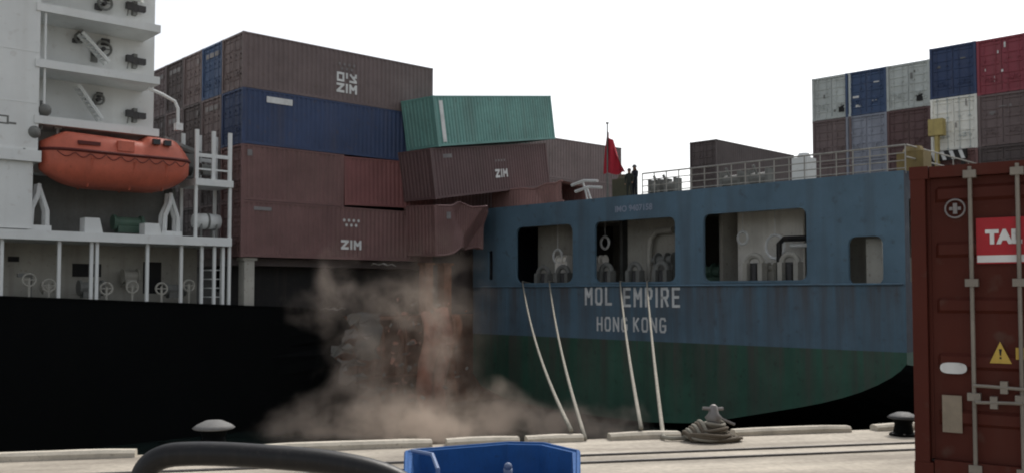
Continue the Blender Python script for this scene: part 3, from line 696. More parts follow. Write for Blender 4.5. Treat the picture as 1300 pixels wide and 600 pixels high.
def mach(u, v, w_, h_, off, mat, nm='deck_machine'):
    t, z = A2(u, v, off); mb = MB()
    mb.tube([(t-w_/2, off, z), (t+w_/2, off, z)], [h_*0.55, h_*0.55], 14); mb.tube([(t-w_*0.55, off, z), (t-w_*0.45, off, z)], h_*0.75, 14); mb.tube([(t+w_*0.45, off, z), (t+w_*0.55, off, z)], h_*0.75, 14)
    mb.box(t-w_*0.4, t+w_*0.4, off-h_*0.5, off+h_*0.5, z-h_*0.95, z-h_*0.3); mb.build(nm, mat, shipa)
mach(115, 365, 1.0, 0.5, 1.6, M_SHADE); mach(222, 367, 0.9, 0.45, 1.6, M_SHADE); mach(162, 283, 1.3, 0.5, 1.6, M_GREENM); mach(165, 350, .7, .5, 2.6, M_CREAM); mach(60, 365, 0.5, 0.3, 2.0, M_CREAM)
for (u, v) in ((135, 366), (168, 364), (37, 355), (205, 366), (240, 362), (62, 362)):
    t, z = A2(u, v, 0.9); mb = MB(); r0 = 0.28
    pts = [(t + r0*math.cos(a), 0.9, z + r0*math.sin(a)) for a in [2*math.pi*i/14 for i in range(15)]]
    mb.tube(pts, 0.05, 6, caps=False); mb.bar((t, 0.9, 1.5), (t, 0.9, z+0.1), 0.06); mb.bar((t-r0, .9, z), (t+r0, .9, z), 0.03); mb.build('valve_wheel', M_CREAM, shipa)
mb = MB(); t, z = A2(33, 350, 1.2); mb.box(t-0.35, t+0.25, 1.1, 1.3, z-0.05, z+0.12); mb.box(t+0.1, t+0.25, 1.15, 1.25, 1.5, z-0.06); mb.build('bent_pipe', M_SHADE, shipa)
# davits under the lifeboat, deck boxes
for u in (48, 216):
    t, z0 = A2(u, 284, 0.6); mb = MB()
    for y in (0.5, 1.0):
        mb.tube([(t-0.35, y, zd), (t-0.30, y, zd+1.0), (t-0.05, y, zd+1.6), (t+0.05, y+0.2, zd+2.1)], [0.13, 0.12, 0.11, 0.1], 6); mb.tube([(t+0.35, y, zd), (t+0.35, y, zd+0.9), (t+0.05, y+0.15, zd+2.0)], [0.11, 0.1, 0.08], 6)
    mb.box(t-0.5, t+0.5, 0.35, 1.15, zd+0.002, zd+0.25); mb.build('davit_cradle', M_WHITE, shipa)
for (u0, u1, v0) in ((107, 128, 276), (183, 203, 283)):
    t0, z1 = A(u0, v0, 0.15); t1, _ = A(u1, v0, 0.15); mb = MB()
    mb.prism([(t0, zd+0.002), (t1+0.08, zd+0.002), (t1-0.08, z1), (t0, z1)], 0.05, 0.75); mb.build('deck_box', M_WHITE, shipa)
t0, z0 = A(194, 116, 0.0); mb = MB()     # the white davit arm hooking over the boat
mb.tube([(*A(188, 112, 0.3)[:1], 0.3, A(188, 112, 0.3)[1]), (A(206, 120, 0.3)[0], 0.3, A(206, 120, 0.3)[1]), (A(222, 129, 0.3)[0], 0.3, A(222, 129, 0.3)[1]), (A(226, 138, 0.3)[0], 0.3, A(226, 138, 0.3)[1]), (A(226, 158, 0.3)[0], 0.3, A(226, 158, 0.3)[1])], 0.085, 8)
t, z = A(226, 158, .3); mb.box(t-0.15, t+0.2, 0.15, 0.45, z-0.3, z+0.05); mb.build('davit_arm', M_WHITE, shipa)
t, z = A(230, 190, 1.4); mb = MB(); mb.tube([(t-0.9, 1.4, z+0.4), (t+1.0, 1.4, z-0.2)], 0.2, 8); mb.box(t-0.2, t+0.9, 1.2, 1.7, z-1.4, z-0.2); mb.build('davit_winch', M_SHADE, shipa)
# platform with frames beside the container stack
tp0, zp = A(248, 226); tp1, _ = A(296, 228)
mb = MB(); mb.box(tp0, tp1, -0.05, 2.0, zp-0.34, zp); mb.build('platform', M_WHITE, shipa)
for t in (tp0+0.08, tp1-0.12):
    for y in (0.1, 1.85): mb = MB(); mb.box(t-0.07, t+0.07, y-0.07, y+0.07, zd+0.001, zp-0.341); mb.build('platform_post', M_WHITE, shipa)
zr = A(270, 198)[1]; zt = A(270, 166)[1]
for t in (tp0+0.12, (tp0+tp1)/2, tp1-0.12):
    for y in (0.15, 1.8):
        mb = MB(); mb.box(t-0.09, t+0.09, y-0.06, y+0.06, zp+0.001, zt); mb.build('lashing_frame_post', M_WHITE, shipa)
mb = MB()
for y in (0.15, 1.8):
    mb.box(tp0+0.212, tp1-0.212, y-0.05, y+0.05, zr-0.09, zr+0.09); mb.box(tp0+0.212, tp1-0.212, y-0.03, y+0.03, zp+0.45, zp+0.53)
mb.build('platform_rail', M_WHITE, shipa)
mach((tp0 and 262), 214, 0.6, 0.35, 0.9, M_SHADE)
mb = MB(); mb.box(tBD-2.2, tBD-2.05, 2.1, 6, zd+0.01, zp-0.35); mb.build('platform_bulkhead', M_SHADE, shipa)
# stair frame at the end of the shelter deck
mb = MB()
for i in range(6): mb.box(tBD-0.9, tBD-0.35, 0.5, 1.3, 1.7+0.45*i, 1.75+0.45*i)
for y in (0.5, 1.3): mb.box(tBD-0.35, tBD-0.28, y-.04, y+.04, 1.5, zd-0.43)
mb.build('vertical_ladder', M_WHITE, shipa)

# ---- lifeboat
def lifeboat():
    t0 = A(52, 190, 0.2)[0]; t1 = A(241, 200, 0.2)[0]; L = t1 - t0; zk = A(140, 241, 0.2)[1]
    root = empty('lifeboat', FR(SA, (t0+t1)/2, 0.45, zk), 'orange enclosed lifeboat hanging on davits at the side of the black ship', 'lifeboat')
    H = 2.85
    def half(x):     # half beam and levels along the boat, x in -1..1
        e = abs(x); bl = max(0.0, 1 - e**4.2)**0.62
        beam = 0.10 + 1.2*bl; keel = 0.95*max(0, (e-0.35)/0.65)**2.2*(1.0 if x > 0 else 0.75); sheer = 1.55 + 0.07*e*e
        can = 2.42 - 0.12*x - 0.55*max(0, e-0.72)/0.28
        if x > 0.28: can += 0.30*min(1, (x-0.28)/0.06)*(1 if x < 0.80 else max(0, 1-(x-0.80)/0.17))
        return beam, keel, sheer, max(can, sheer+0.1)
    n = 44
    def ring_lo(x):
        b, k, s, c = half(x); s2 = s - 0.06
        return [(-b*math.cos(a), k + (s2-k)*(1-math.sin(a)**0.8)) if False else (-b*math.cos(a)**0.62*(1 if True else 0), s2 - (s2-k)*math.sin(a)**0.85) for a in [math.pi/2*i/8 for i in range(9)]]
    V = []; xs = [-1+2*i/n for i in range(n+1)]; m = 17; Fc = []
    for x in xs:
        p = ring_lo(min(0.998, max(-0.998, x))); p = p + [(-y, z) for y, z in p[::-1][1:]]
        V += [(x*L/2, y, z) for y, z in p]
    for i in range(n):
        for j in range(m-1): Fc.append((i*m+j, i*m+j+1, (i+1)*m+j+1, (i+1)*m+j))
    Fc += [tuple(range(m)), tuple(n*m+j for j in range(m-1, -1, -1))]
    h = MB(); h.add(V, Fc); h.build('hull', M_ORANGE, root, smooth=True)
    V = []; Fc = []; m = 13
    for x in xs:
        b, k, s, c = half(min(0.998, max(-0.998, x))); s2 = s + 0.05; P = []
        for i in range(m):
            a = math.pi*i/(m-1); cy = math.copysign(abs(math.cos(a))**0.55, math.cos(a)); sz = math.sin(a)**0.6
            P.append((-b*0.95*cy*(1-0.16*sz), s2 + (c-s2)*sz))
        V += [(x*L/2, y, z) for y, z in P]
    for i in range(n):
        for j in range(m-1): Fc.append((i*m+j, i*m+j+1, (i+1)*m+j+1, (i+1)*m+j))
    Fc += [tuple(range(m)), tuple(n*m+j for j in range(m-1, -1, -1))]
    h = MB(); h.add(V, Fc); h.build('canopy', M_ORANGE, root, smooth=True)
    for sy in (-1, 1):
        h = MB(); h.tube([(x*L/2, sy*(half(x)[0]+0.02), half(x)[2]) for x in [max(-.998, min(.998, q)) for q in xs]], 0.075, 6); h.build('rubbing_strake', M_STRIPE, root, smooth=True)
    for (xa, xb, z0, z1) in ((-0.62, -0.34, 1.86, 2.02), (0.36, 0.46, 2.2, 2.45), (0.52, 0.62, 2.2, 2.45)):
        b = half((xa+xb)/2)[0]; h = MB(); h.box(xa*L/2, xb*L/2, -b*0.955, -b*0.80, z0, z1); h.build('window', M_STRIPE if xa < 0 else M_GLASSD, root)
    for x in (-0.78, 0.86):
        h = MB(); b, k, s, c = half(x); h.tube([(x*L/2, 0, c-0.15), (x*L/2, 0, c+0.22)], 0.09, 8); h.box(x*L/2-0.16, x*L/2+0.16, -0.1, 0.1, c+0.2, c+0.32); h.build('lifting_hook', M_STEEL, root)
    for sy in (-1, 1):                                      # looped grab line, side hatch, bilge skates
        gp = []
        for k in range(61):
            x = -0.86 + 1.72*k/60; b_, k_, s_, c_ = half(x); gp.append((x*L/2, sy*(b_ + 0.10), s_ - 0.10 - 0.22*abs(math.sin(math.pi*k/60*9))))
        h = MB(); h.tube(gp, 0.022, 5); h.build('grab_line', M_STRIPE, root)
        for x in (-0.45, 0.1, 0.55):
            b_, k_, s_, c_ = half(x); h = MB(); h.tube([(x*L/2, sy*(b_*1.0+0.03), s_-0.3), (x*L/2, sy*(b_*0.86+0.04), s_-0.85), (x*L/2, sy*(b_*0.5), k_+0.02)], 0.05, 6); h.build('bilge_skate', M_ORANGE, root)
    b_ = half(-0.05)[0]; h = MB(); h.box(-0.12*L/2, 0.10*L/2, -b_*0.968, -b_*0.80, 1.72, 2.18); h.build('side_hatch', M_ORANGE, root)
    h = MB(); h.tube([(L/2-0.25, 0, 1.3), (L/2+0.18, 0, 1.22)], [0.2, 0.24], 10); h.build('propeller_guard', M_BLACK, root)
lifeboat()
# life raft canister on the deck beside the platform
t, z = A2(262, 281, 0.9)
raft = empty('life_raft', FR(SA, t, 0.9, zd), 'white life raft canister in its cradle under the platform', 'life raft')
mb = MB(); zc = z - zd
mb.tube([(-0.72, 0, zc), (-0.66, 0, zc), (-0.1, 0, zc), (0.1, 0, zc), (0.66, 0, zc), (0.72, 0, zc)], [0.2, 0.36, 0.40, 0.40, 0.36, 0.2], 16); mb.build('canister', M_WHITE, raft, smooth=True)
mb = MB(); mb.tube([(-0.05, 0, zc), (0.05, 0, zc)], 0.43, 16); mb.build('strap', M_SHADE, raft)
mb = MB()
for x in (-0.4, 0.4):
    for y in (-0.3, 0.3): mb.box(x-0.04, x+0.04, y-0.04, y+0.04, 0, zc-0.15)
    mb.box(x-0.05, x+0.05, -0.35, 0.35, zc-0.44, zc-0.36)
mb.build('cradle', M_SHADE, raft)

# ================================================================== THE BLUE SHIP
shipb = empty('container_ship', FR(SB), 'blue container ship MOL EMPIRE of Hong Kong seen from its stern', 'ship')
def B(u, v, off=0.0): return SB.end(u, v, off)
ZT = 8.1
def hole(u0, u1, v0, v1):
    um, vm = (u0+u1)/2, (v0+v1)/2
    ya = B(u1, vm)[0]; yb = B(u0, vm)[0]; return [ya, yb, B(um, v1)[1], B(um, v0)[1]]
H1 = hole(655, 727, 286, 357); H2 = hole(755, 857, 278, 357); H3 = hole(893, 1024, 266, 358.5); H4 = hole(1077, 1121, 300, 361); H5 = hole(619.5, 625.5, 318, 355)
for h in (H1, H2, H3): h[2] = 3.42; h[3] = 6.78
holes = [H1, H2, H3, H4, H5]; FIL = [0.45, 0.35, 0.35, 0.35, 0.1]
bot = [(0, -0.2), (0.25, -0.5), (0.7, -0.85), (1.3, -1.2), (2.1, -1.58), (2.97, -1.9), (4.0, -2.22), (5.1, -2.5), (8.8, -3.36), (11.2, -3.8), (13.7, -4.0)]
bot = bot + [(17, -4.0), (21, -3.9), (24.5, -3.6), (26.6, -3.0), (TW, -2.2)]
def botz(y):
    for (a, za), (b, zb) in zip(bot, bot[1:]):
        if a <= y <= b: return za + (zb-za)*(y-a)/(b-a)
    return -2.2
ZB = 0.27; ZL = 2.6; TH = 0.16
mb = MB()
ysX = sorted({0, TW, *[h[0] for h in holes], *[h[1] for h in holes]}); zsX = sorted({ZL, ZT, *[h[2] for h in holes], *[h[3] for h in holes]})
inh = lambda y, z: any(h[0] < y < h[1] and h[2] < z < h[3] for h in holes)
for ya, yb in zip(ysX, ysX[1:]):
    for za, zb in zip(zsX, zsX[1:]):
        if not inh((ya+yb)/2, (za+zb)/2):
            for x in (0, TH): mb.add([(x, ya, za), (x, yb, za), (x, yb, zb), (x, ya, zb)], [(0, 3, 2, 1) if x == 0 else (0, 1, 2, 3)])
for h, fr in zip(holes, FIL):      # reveals and rounded corners
    y0, y1, z0, z1 = h
    cs = []
    for cy, cz, a0 in ((y0+fr, z0+fr, 180), (y1-fr, z0+fr, 270), (y1-fr, z1-fr, 0), (y0+fr, z1-fr, 90)):
        for k in range(6):
            a = R(a0 + 18*k); cs.append((cy+fr*math.cos(a), cz+fr*math.sin(a)))
    n = len(cs)
    for q, (cy, cz) in enumerate(((y0, z0), (y1, z0), (y1, z1), (y0, z1))):
        arc = cs[q*6:q*6+6]
        for x in (0, TH):
            pts = [(x, cy, cz)] + [(x, a, b) for a, b in arc]
            mb.add(pts, [tuple(range(7))])
    mb.add([(0, a, b) for a, b in cs] + [(TH, a, b) for a, b in cs], [(i, (i+1) % n, (i+1) % n + n, i+n) for i in range(n)])
ysL = sorted({*[y for y, _ in bot], *[TW*i/20 for i in range(21)]})
for ya, yb in zip(ysL, ysL[1:]):
    mb.add([(0, ya, ZB), (0, yb, ZB), (0, yb, ZL), (0, ya, ZL)], [(0, 3, 2, 1)], 0)
    mb.add([(0, ya, botz(ya)), (0, yb, botz(yb)), (0, yb, ZB), (0, ya, ZB)], [(0, 3, 2, 1)], 1)
me = mb.mesh('transom', [M_BLUEH, M_GREENH], fix=False); link('transom', me, shipb)
# frames round the openings
for h in holes[:3]:
    mb = MB(); e = 0.09
    mb.box(-0.035, 0.0, h[0]-e, h[1]+e, h[2]-e-0.02, h[2]-0.012); mb.build('opening_coaming', M_BLUEH, shipb)
mb = MB(); mb.tube([(-0.03, 0.05, 3.2), (-0.03, TW-0.05, 3.2)], 0.06, 6); mb.build('rubbing_bar', M_BLUEH, shipb)
for y in [TW*i/9 for i in range(1, 9)]:          # welded plate seams, just proud
    if any(h[0]-0.2 < y < h[1]+0.2 for h in holes): z1 = 3.3
    else: z1 = ZT-0.02
    mb = MB(); mb.box(-0.006, -0.001, y-0.018, y+0.018, ZB+0.02, 3.12); mb.build('weld_seam', M_BLUEH, shipb)
# shell: sides and bottom running forward
secs = [(0.0, 0), (7, 1.6), (16, 3.2), (40, 5), (150, 5)]
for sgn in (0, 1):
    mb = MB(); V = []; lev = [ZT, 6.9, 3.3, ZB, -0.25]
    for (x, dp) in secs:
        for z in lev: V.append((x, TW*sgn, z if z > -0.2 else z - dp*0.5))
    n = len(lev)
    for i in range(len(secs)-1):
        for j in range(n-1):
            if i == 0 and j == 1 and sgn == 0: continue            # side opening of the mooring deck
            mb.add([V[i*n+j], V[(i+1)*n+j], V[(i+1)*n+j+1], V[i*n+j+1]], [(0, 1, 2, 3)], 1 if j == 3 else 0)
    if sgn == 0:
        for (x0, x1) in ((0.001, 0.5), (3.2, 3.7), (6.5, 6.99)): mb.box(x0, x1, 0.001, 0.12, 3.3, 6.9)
    mb.build('side_shell', [paint('side blue shaded', (0.02, 0.028, 0.045), rough=0.6, scale=0.3), M_GREENH], shipb)  # hull blue painted darker to stand for the shade on this side
mb = MB(); V = []; nb = len(bot)
for (x, dp) in secs:
    for (y, z) in bot: V.append((x, y, z - dp*(0.5 + 0.5*min(1, min(y, TW-y)/5.0))))
for i in range(len(secs)-1):
    for j in range(nb-1): mb.add([V[i*nb+j], V[i*nb+j+1], V[(i+1)*nb+j+1], V[(i+1)*nb+j]], [(0, 1, 2, 3)])
mb.build('stern_bottom', M_BLACKH, shipb)  # near-black paint here carries the shade under the overhanging counter
# decks
mb = MB(); mb.box(TH+0.004, 150, 0.004, TW-0.004, ZT-0.55, ZT-0.12); mb.build('upper_deck', M_SHADE, shipb)
mb = MB(); mb.box(TH+0.004, 12, 0.13, TW-0.004, 2.62, 2.8); mb.build('mooring_deck', M_SHADE, shipb)
mb = MB(); mb.box(9.0, 9.2, 0.13, TW-0.01, 2.81, ZT-0.56); mb.build('mooring_deck_bulkhead', M_CREAM, shipb)
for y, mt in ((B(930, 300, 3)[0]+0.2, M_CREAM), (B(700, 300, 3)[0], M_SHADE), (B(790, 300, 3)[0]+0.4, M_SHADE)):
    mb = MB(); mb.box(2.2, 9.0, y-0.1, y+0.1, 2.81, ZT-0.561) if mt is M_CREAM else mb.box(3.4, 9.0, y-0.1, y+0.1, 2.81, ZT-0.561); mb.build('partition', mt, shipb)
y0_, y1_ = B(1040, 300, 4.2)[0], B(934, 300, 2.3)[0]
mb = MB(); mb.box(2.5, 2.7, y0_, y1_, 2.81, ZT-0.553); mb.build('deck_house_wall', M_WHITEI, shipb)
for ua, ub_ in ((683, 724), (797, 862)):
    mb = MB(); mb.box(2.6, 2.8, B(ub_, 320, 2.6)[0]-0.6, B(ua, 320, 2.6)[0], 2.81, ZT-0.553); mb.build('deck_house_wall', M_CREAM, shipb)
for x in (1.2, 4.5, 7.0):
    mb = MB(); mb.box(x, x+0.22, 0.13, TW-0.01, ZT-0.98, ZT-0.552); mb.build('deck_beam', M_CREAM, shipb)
# roller fairleads, bitts, winches on the mooring deck, seen through the openings
def pedestal(y, x=0.95, mat=M_CREAM, h=1.5, w_=0.42):
    z0 = 2.81; mb = MB()
    for s in (-1, 1): mb.box(x-0.25, x+0.25, y+s*w_-0.13*(s > 0)*1-0.0, y+s*w_+0.13*(s < 0)+0.0, z0, z0+h) if False else mb.box(x-0.25, x+0.25, y+s*w_-0.12, y+s*w_+0.12, z0, z0+h)
    pts = [(x, y + (w_)*math.cos(R(a)), z0+h-0.02 + 0.38*math.sin(R(a))) for a in range(0, 181, 20)]
    mb.tube(pts, 0.15, 8); mb.box(x-0.3, x+0.3, y-w_-0.2, y+w_+0.2, z0-0.001, z0+0.28); mb.tube([(x, y, z0+0.25), (x, y, z0+h-0.1)], 0.15, 10, 1); mb.box(x+0.1, x+0.16, y-w_+0.12, y+w_-0.12, z0+0.28, z0+h, 1); mb.build('roller_fairlead', [mat, M_FITDARK], shipb)
for u in (958, 1003): pedestal(B(u, 340, 0.95)[0])
for u in (690, 715): pedestal(B(u, 345, 0.95)[0], mat=M_SHADE, h=1.2)
for u in (770, 806, 840): pedestal(B(u, 345, 0.95)[0], mat=M_SHADE, h=1.25, w_=0.36)
def winch(u, v, x, mat, s=1.0):
    y, z = B(u, v, x); mb = MB()
    mb.tube([(x, y-0.9*s, z), (x, y+0.9*s, z)], 0.42*s, 16)
    for q in (-0.9, -0.15, 0.9): mb.tube([(x, y+(q-0.05)*s, z), (x, y+(q+0.05)*s, z)], 0.72*s, 18)
    mb.tube([(x, y+1.0*s, z), (x, y+1.5*s, z)], [0.25*s, 0.33*s], 12)
    mb.box(x-0.6*s, x+0.6*s, y-1.1*s, y+1.1*s, 2.81, z-0.4*s); mb.build('mooring_winch', mat, shipb)
winch(716, 330, 1.7, M_WHITEI, 0.45); winch(762, 330, 1.7, M_WHITEI, 0.42); winch(846, 330, 1.8, M_SHADE, 0.6); winch(905, 345, 3.0, M_GREENM, 0.7); winch(975, 340, 1.8, M_CREAM, 0.4)
for (u, v, r, x) in ((943, 302, 0.28, 1.6), (984, 313, 0.5, 1.3), (768, 308, 0.3, 1.6), (708, 325, 0.35, 1.6)):      # hanging coils of rope
    y, z = B(u, v, x); mb = MB()
    mb.tube([(x, y + r*math.cos(2*math.pi*i/16), z + r*1.15*math.sin(2*math.pi*i/16)) for i in range(17)], 0.075, 6, caps=False); mb.bar((x, y, z+r*1.15), (x, y, ZT-0.6), 0.02, 5); mb.build('hanging_coil', M_PRINT, shipb)
mb = MB(); y0, z0 = B(1024, 305, 1.2); y1, z1 = B(1000, 312, 1.2)
mb.tube([(1.2, y0-0.6, z0+0.1), (1.2, y1+0.2, z0+0.12), (1.2, y1+0.45, z0-0.1), (1.2, y1+0.5, 2.9)], 0.14, 8); mb.build('vent_pipe', M_BLACK, shipb)
mb = MB(); mb.tube([(1.5, y0-0.5, z0-0.2), (1.5, y1, z0-0.2)], 0.12, 8); mb.build('vent_pipe', M_WHITE, shipb)
y0, z0 = B(826, 310, 2.2); mb = MB(); mb.tube([(2.2, y0-1.5, z0+0.75), (2.2, y0-0.4, z0+0.7), (2.2, y0, z0+0.3), (2.2, y0+0.1, z0-0.3), (2.2, y0+0.1, 2.85)], 0.17, 8); mb.build('vent_pipe', M_CREAM, shipb)
y0, z0 = B(1108, 330, 0.8); mb = MB(); mb.box(0.62, 1.7, y0-0.5, y0+0.22, 2.81, 5.25); mb.build('lit_reveal_box', M_CREAM, shipb)  # pale box added to stand for the lit rounded reveal of the opening
mb = MB(); y0, _ = B(1085, 330, 1.5); mb.box(1.7, 1.85, 0.3, 2.4, 2.81, 4.4); mb.build('screen_panel', M_CREAM, shipb)
# names on the transom (reading direction runs from port to starboard: -y)
def stern_text(body, u, v, size, mat, bold, sx, nm):
    y, z = B(u, v); me = text_mesh(body, size, bold, sx, mat)
    M = Matrix.Translation((-0.006, y, z)) @ Matrix.Rotation(R(-90), 4, 'Z') @ UPY
    return link(nm, me, shipb, M)
def stern_block(body, u, v, h, wd, t, gap, nm):
    y, z = B(u, v)
    return link(nm, stroke_mesh(body, h, wd, t, gap, M_PRINT), shipb, Matrix.Translation((-0.004, y, z)) @ Matrix.Rotation(R(-90), 4, 'Z') @ UPY)
stern_block('MOL', 759.5, 375.0, 1.05, 0.42, 0.145, 0.19, 'ship_name_lettering'); stern_block('EMPIRE', 826.5, 377.0, 1.05, 0.42, 0.145, 0.19, 'ship_name_lettering')
stern_block('HONG', 777, 411, 0.80, 0.36, 0.11, 0.15, 'port_name_lettering'); stern_block('KONG', 824.5, 412, 0.80, 0.36, 0.11, 0.15, 'port_name_lettering')
stern_text('IMO 9407158', 804, 264.5, 0.46, M_PALEBLUE, 0.012, 0.98, 'number_lettering')
# railing round the stern
ra, rb_ = 0.02, B(812, 245)[0]
mb_p = []
n = 18; zt0 = ZT
for i in range(n+1):
    y = ra + (rb_-ra)*i/n; mb = MB(); mb.bar((0.25, y, ZT-0.12), (0.25, y, ZT+1.12), 0.032, 6); mb.build('railing_post', M_RAIL, shipb)
for z, r in ((1.13, 0.042), (0.78, 0.026), (0.45, 0.026), (0.12, 0.026)):
    mb = MB(); mb.bar((0.25, ra, ZT+z), (0.25, rb_, ZT+z), r, 6); mb.build('railing_bar', M_RAIL, shipb)
for z in (1.13, 0.6):
    mb = MB(); mb.bar((0.25, ra-0.05, ZT+z), (14, 0.05, ZT+z), 0.035, 6); mb.build('railing_bar', M_RAIL, shipb)
for x in (2, 4, 6, 8, 10, 12): mb = MB(); mb.bar((x, 0.1, ZT-0.12), (x, 0.1, ZT+1.12), 0.032, 6); mb.build('railing_post', M_RAIL, shipb)
# gear on the upper deck
def deck_gear(u, v0, v1, wpx, x, mat, nm):
    y, z1 = B(u, v0, x); ya = B(u+wpx/2, v0, x)[0]; yb = B(u-wpx/2, v0, x)[0]
    mb = MB(); mb.box(x, x+0.9, ya, yb, ZT-0.12, z1); mb.tube([(x+0.45, (ya+yb)/2, z1), (x+0.45, (ya+yb)/2, z1+0.25)], [abs(yb-ya)*0.42, abs(yb-ya)*0.3], 12); mb.build(nm, mat, shipb)
deck_gear(1015, 200, 225, 20, 2.5, M_WHITE, 'deck_ventilator'); deck_gear(1155, 192, 215, 34, 1.2, paint('dull yellow', (0.20, 0.15, 0.06), rough=0.7, dirt=0.5, scale=1.2), 'yellow_locker'); deck_gear(787, 227, 252, 20, 0.9, M_OLIVE, 'deck_locker')
for u in (838, 850, 930, 965):
    y, _ = B(u, 240, 1.5); mb = MB(); mb.tube([(1.5, y-0.5, ZT+0.45), (1.5, y+0.5, ZT+0.45)], 0.28, 12); mb.box(1.2, 1.8, y-0.6, y-0.45, ZT-0.12, ZT+0.9); mb.box(1.2, 1.8, y+0.45, y+0.6, ZT-0.12, ZT+0.9); mb.tube([(1.5, y, ZT+0.3), (1.2, y+0.2, ZT+1.1)], 0.08, 6); mb.build('deck_windlass', M_SHADE, shipb)
for (u, v) in ((737, 232), (742, 240)):
    y, z = B(u, v, 1.0); mb = MB(); mb.tube([(1.0, y-1.3, z), (1.0, y-0.3, z+0.1), (1.0, y+0.7, z-0.1)], 0.09, 6); mb.tube([(1.0, y-0.6, ZT-.12), (1.0, y-0.2, z+0.02)], .06, 6); mb.build('bent_rail', M_PRINT, shipb)
# hazard beam, pedestals and hatch under the deck boxes
ys0, zs0 = B(1181, 198, KX-0.3); ys1, _ = B(1228, 196, KX-0.3)
mb = MB(); hz1 = zB + ST + 0.0; mb.box(KX-0.45, KX-0.25, ys1, ys0, hz1-0.58, hz1-0.06, 1)
k = 0; y = ys1
while y < ys0 - 0.35:
    mb.add([(KX-0.454, y+0.05, hz1-0.56), (KX-0.454, y+0.25, hz1-0.56), (KX-0.454, y+0.42, hz1-0.08), (KX-0.454, y+0.22, hz1-0.08)], [(0,1,2,3)], 0); y += 0.48
mb.box(KX-0.40, KX-0.28, ys1+0.1, ys1+0.3, ZT-0.12, hz1-0.59, 1); mb.box(KX-0.40, KX-0.28, ys0-0.3, ys0-0.1, ZT-0.12, hz1-0.59, 1)
mb.build('striped_beam', [M_PRINT, M_BLACK], shipb)
y, z = B(1189, 162, KX-0.5); mb = MB(); mb.box(KX-0.7, KX-0.2, y-0.38, y+0.38, z-0.45, z+0.45); mb.box(KX-0.6, KX-0.3, y-0.09, y+0.09, ZT-0.12, z-0.451); mb.build('yellow_sign_box', paint('straw yellow', (0.40, 0.32, 0.12), rough=0.6, dirt=0.4, scale=1.2), shipb)
mb = MB(); mb.box(KX+20, KX+60, 2.2, TW-2, ZT-0.119, 8.9); mb.build('hatch_cover', M_SHADE, shipb)

# ---- flag on its staff
fy, fz = B(771, 158, 0.7); f0 = SB.world(0.7, fy, ZT-0.12); fh = fz - ZT + 0.12
flag = empty('ensign_flag', TR(f0, SB.deg), 'drooping red ensign on a thin staff at the stern rail', 'flag')
mb = MB(); mb.tube([(0, 0, 0), (0, 0, fh)], [0.06, 0.035], 8); mb.lathe([(0.01, 0), (0.09, 0.04), (0.09, 0.1), (0.01, 0.14)], (0, 0, fh), 10); mb.build('staff', M_SHADE, flag)
V = []; n, m = 16, 14
for i in range(n+1):
    for j in range(m+1):
        s = i/n; q = j/m                                # q down the hoist, s along the fly; the cloth hangs
        y = -(s*1.35*(0.25+0.75*q)) + 0.06*math.sin(7*s+3*q) + 0.30*(1-s)*q
        z = fh - 0.35 - q*2.45 - s*0.75*(1 - 0.9*q) + 0.06*math.sin(9*s)
        V.append((0.16*math.sin(9*s + 2*q)*min(1, s*2.5) + 0.02, y, z))
mb = MB(); mb.add(V, [(i*(m+1)+j, (i+1)*(m+1)+j, (i+1)*(m+1)+j+1, i*(m+1)+j+1) for i in range(n) for j in range(m)])
fl = mb.build('flag_cloth', M_FLAG, flag, smooth=True)

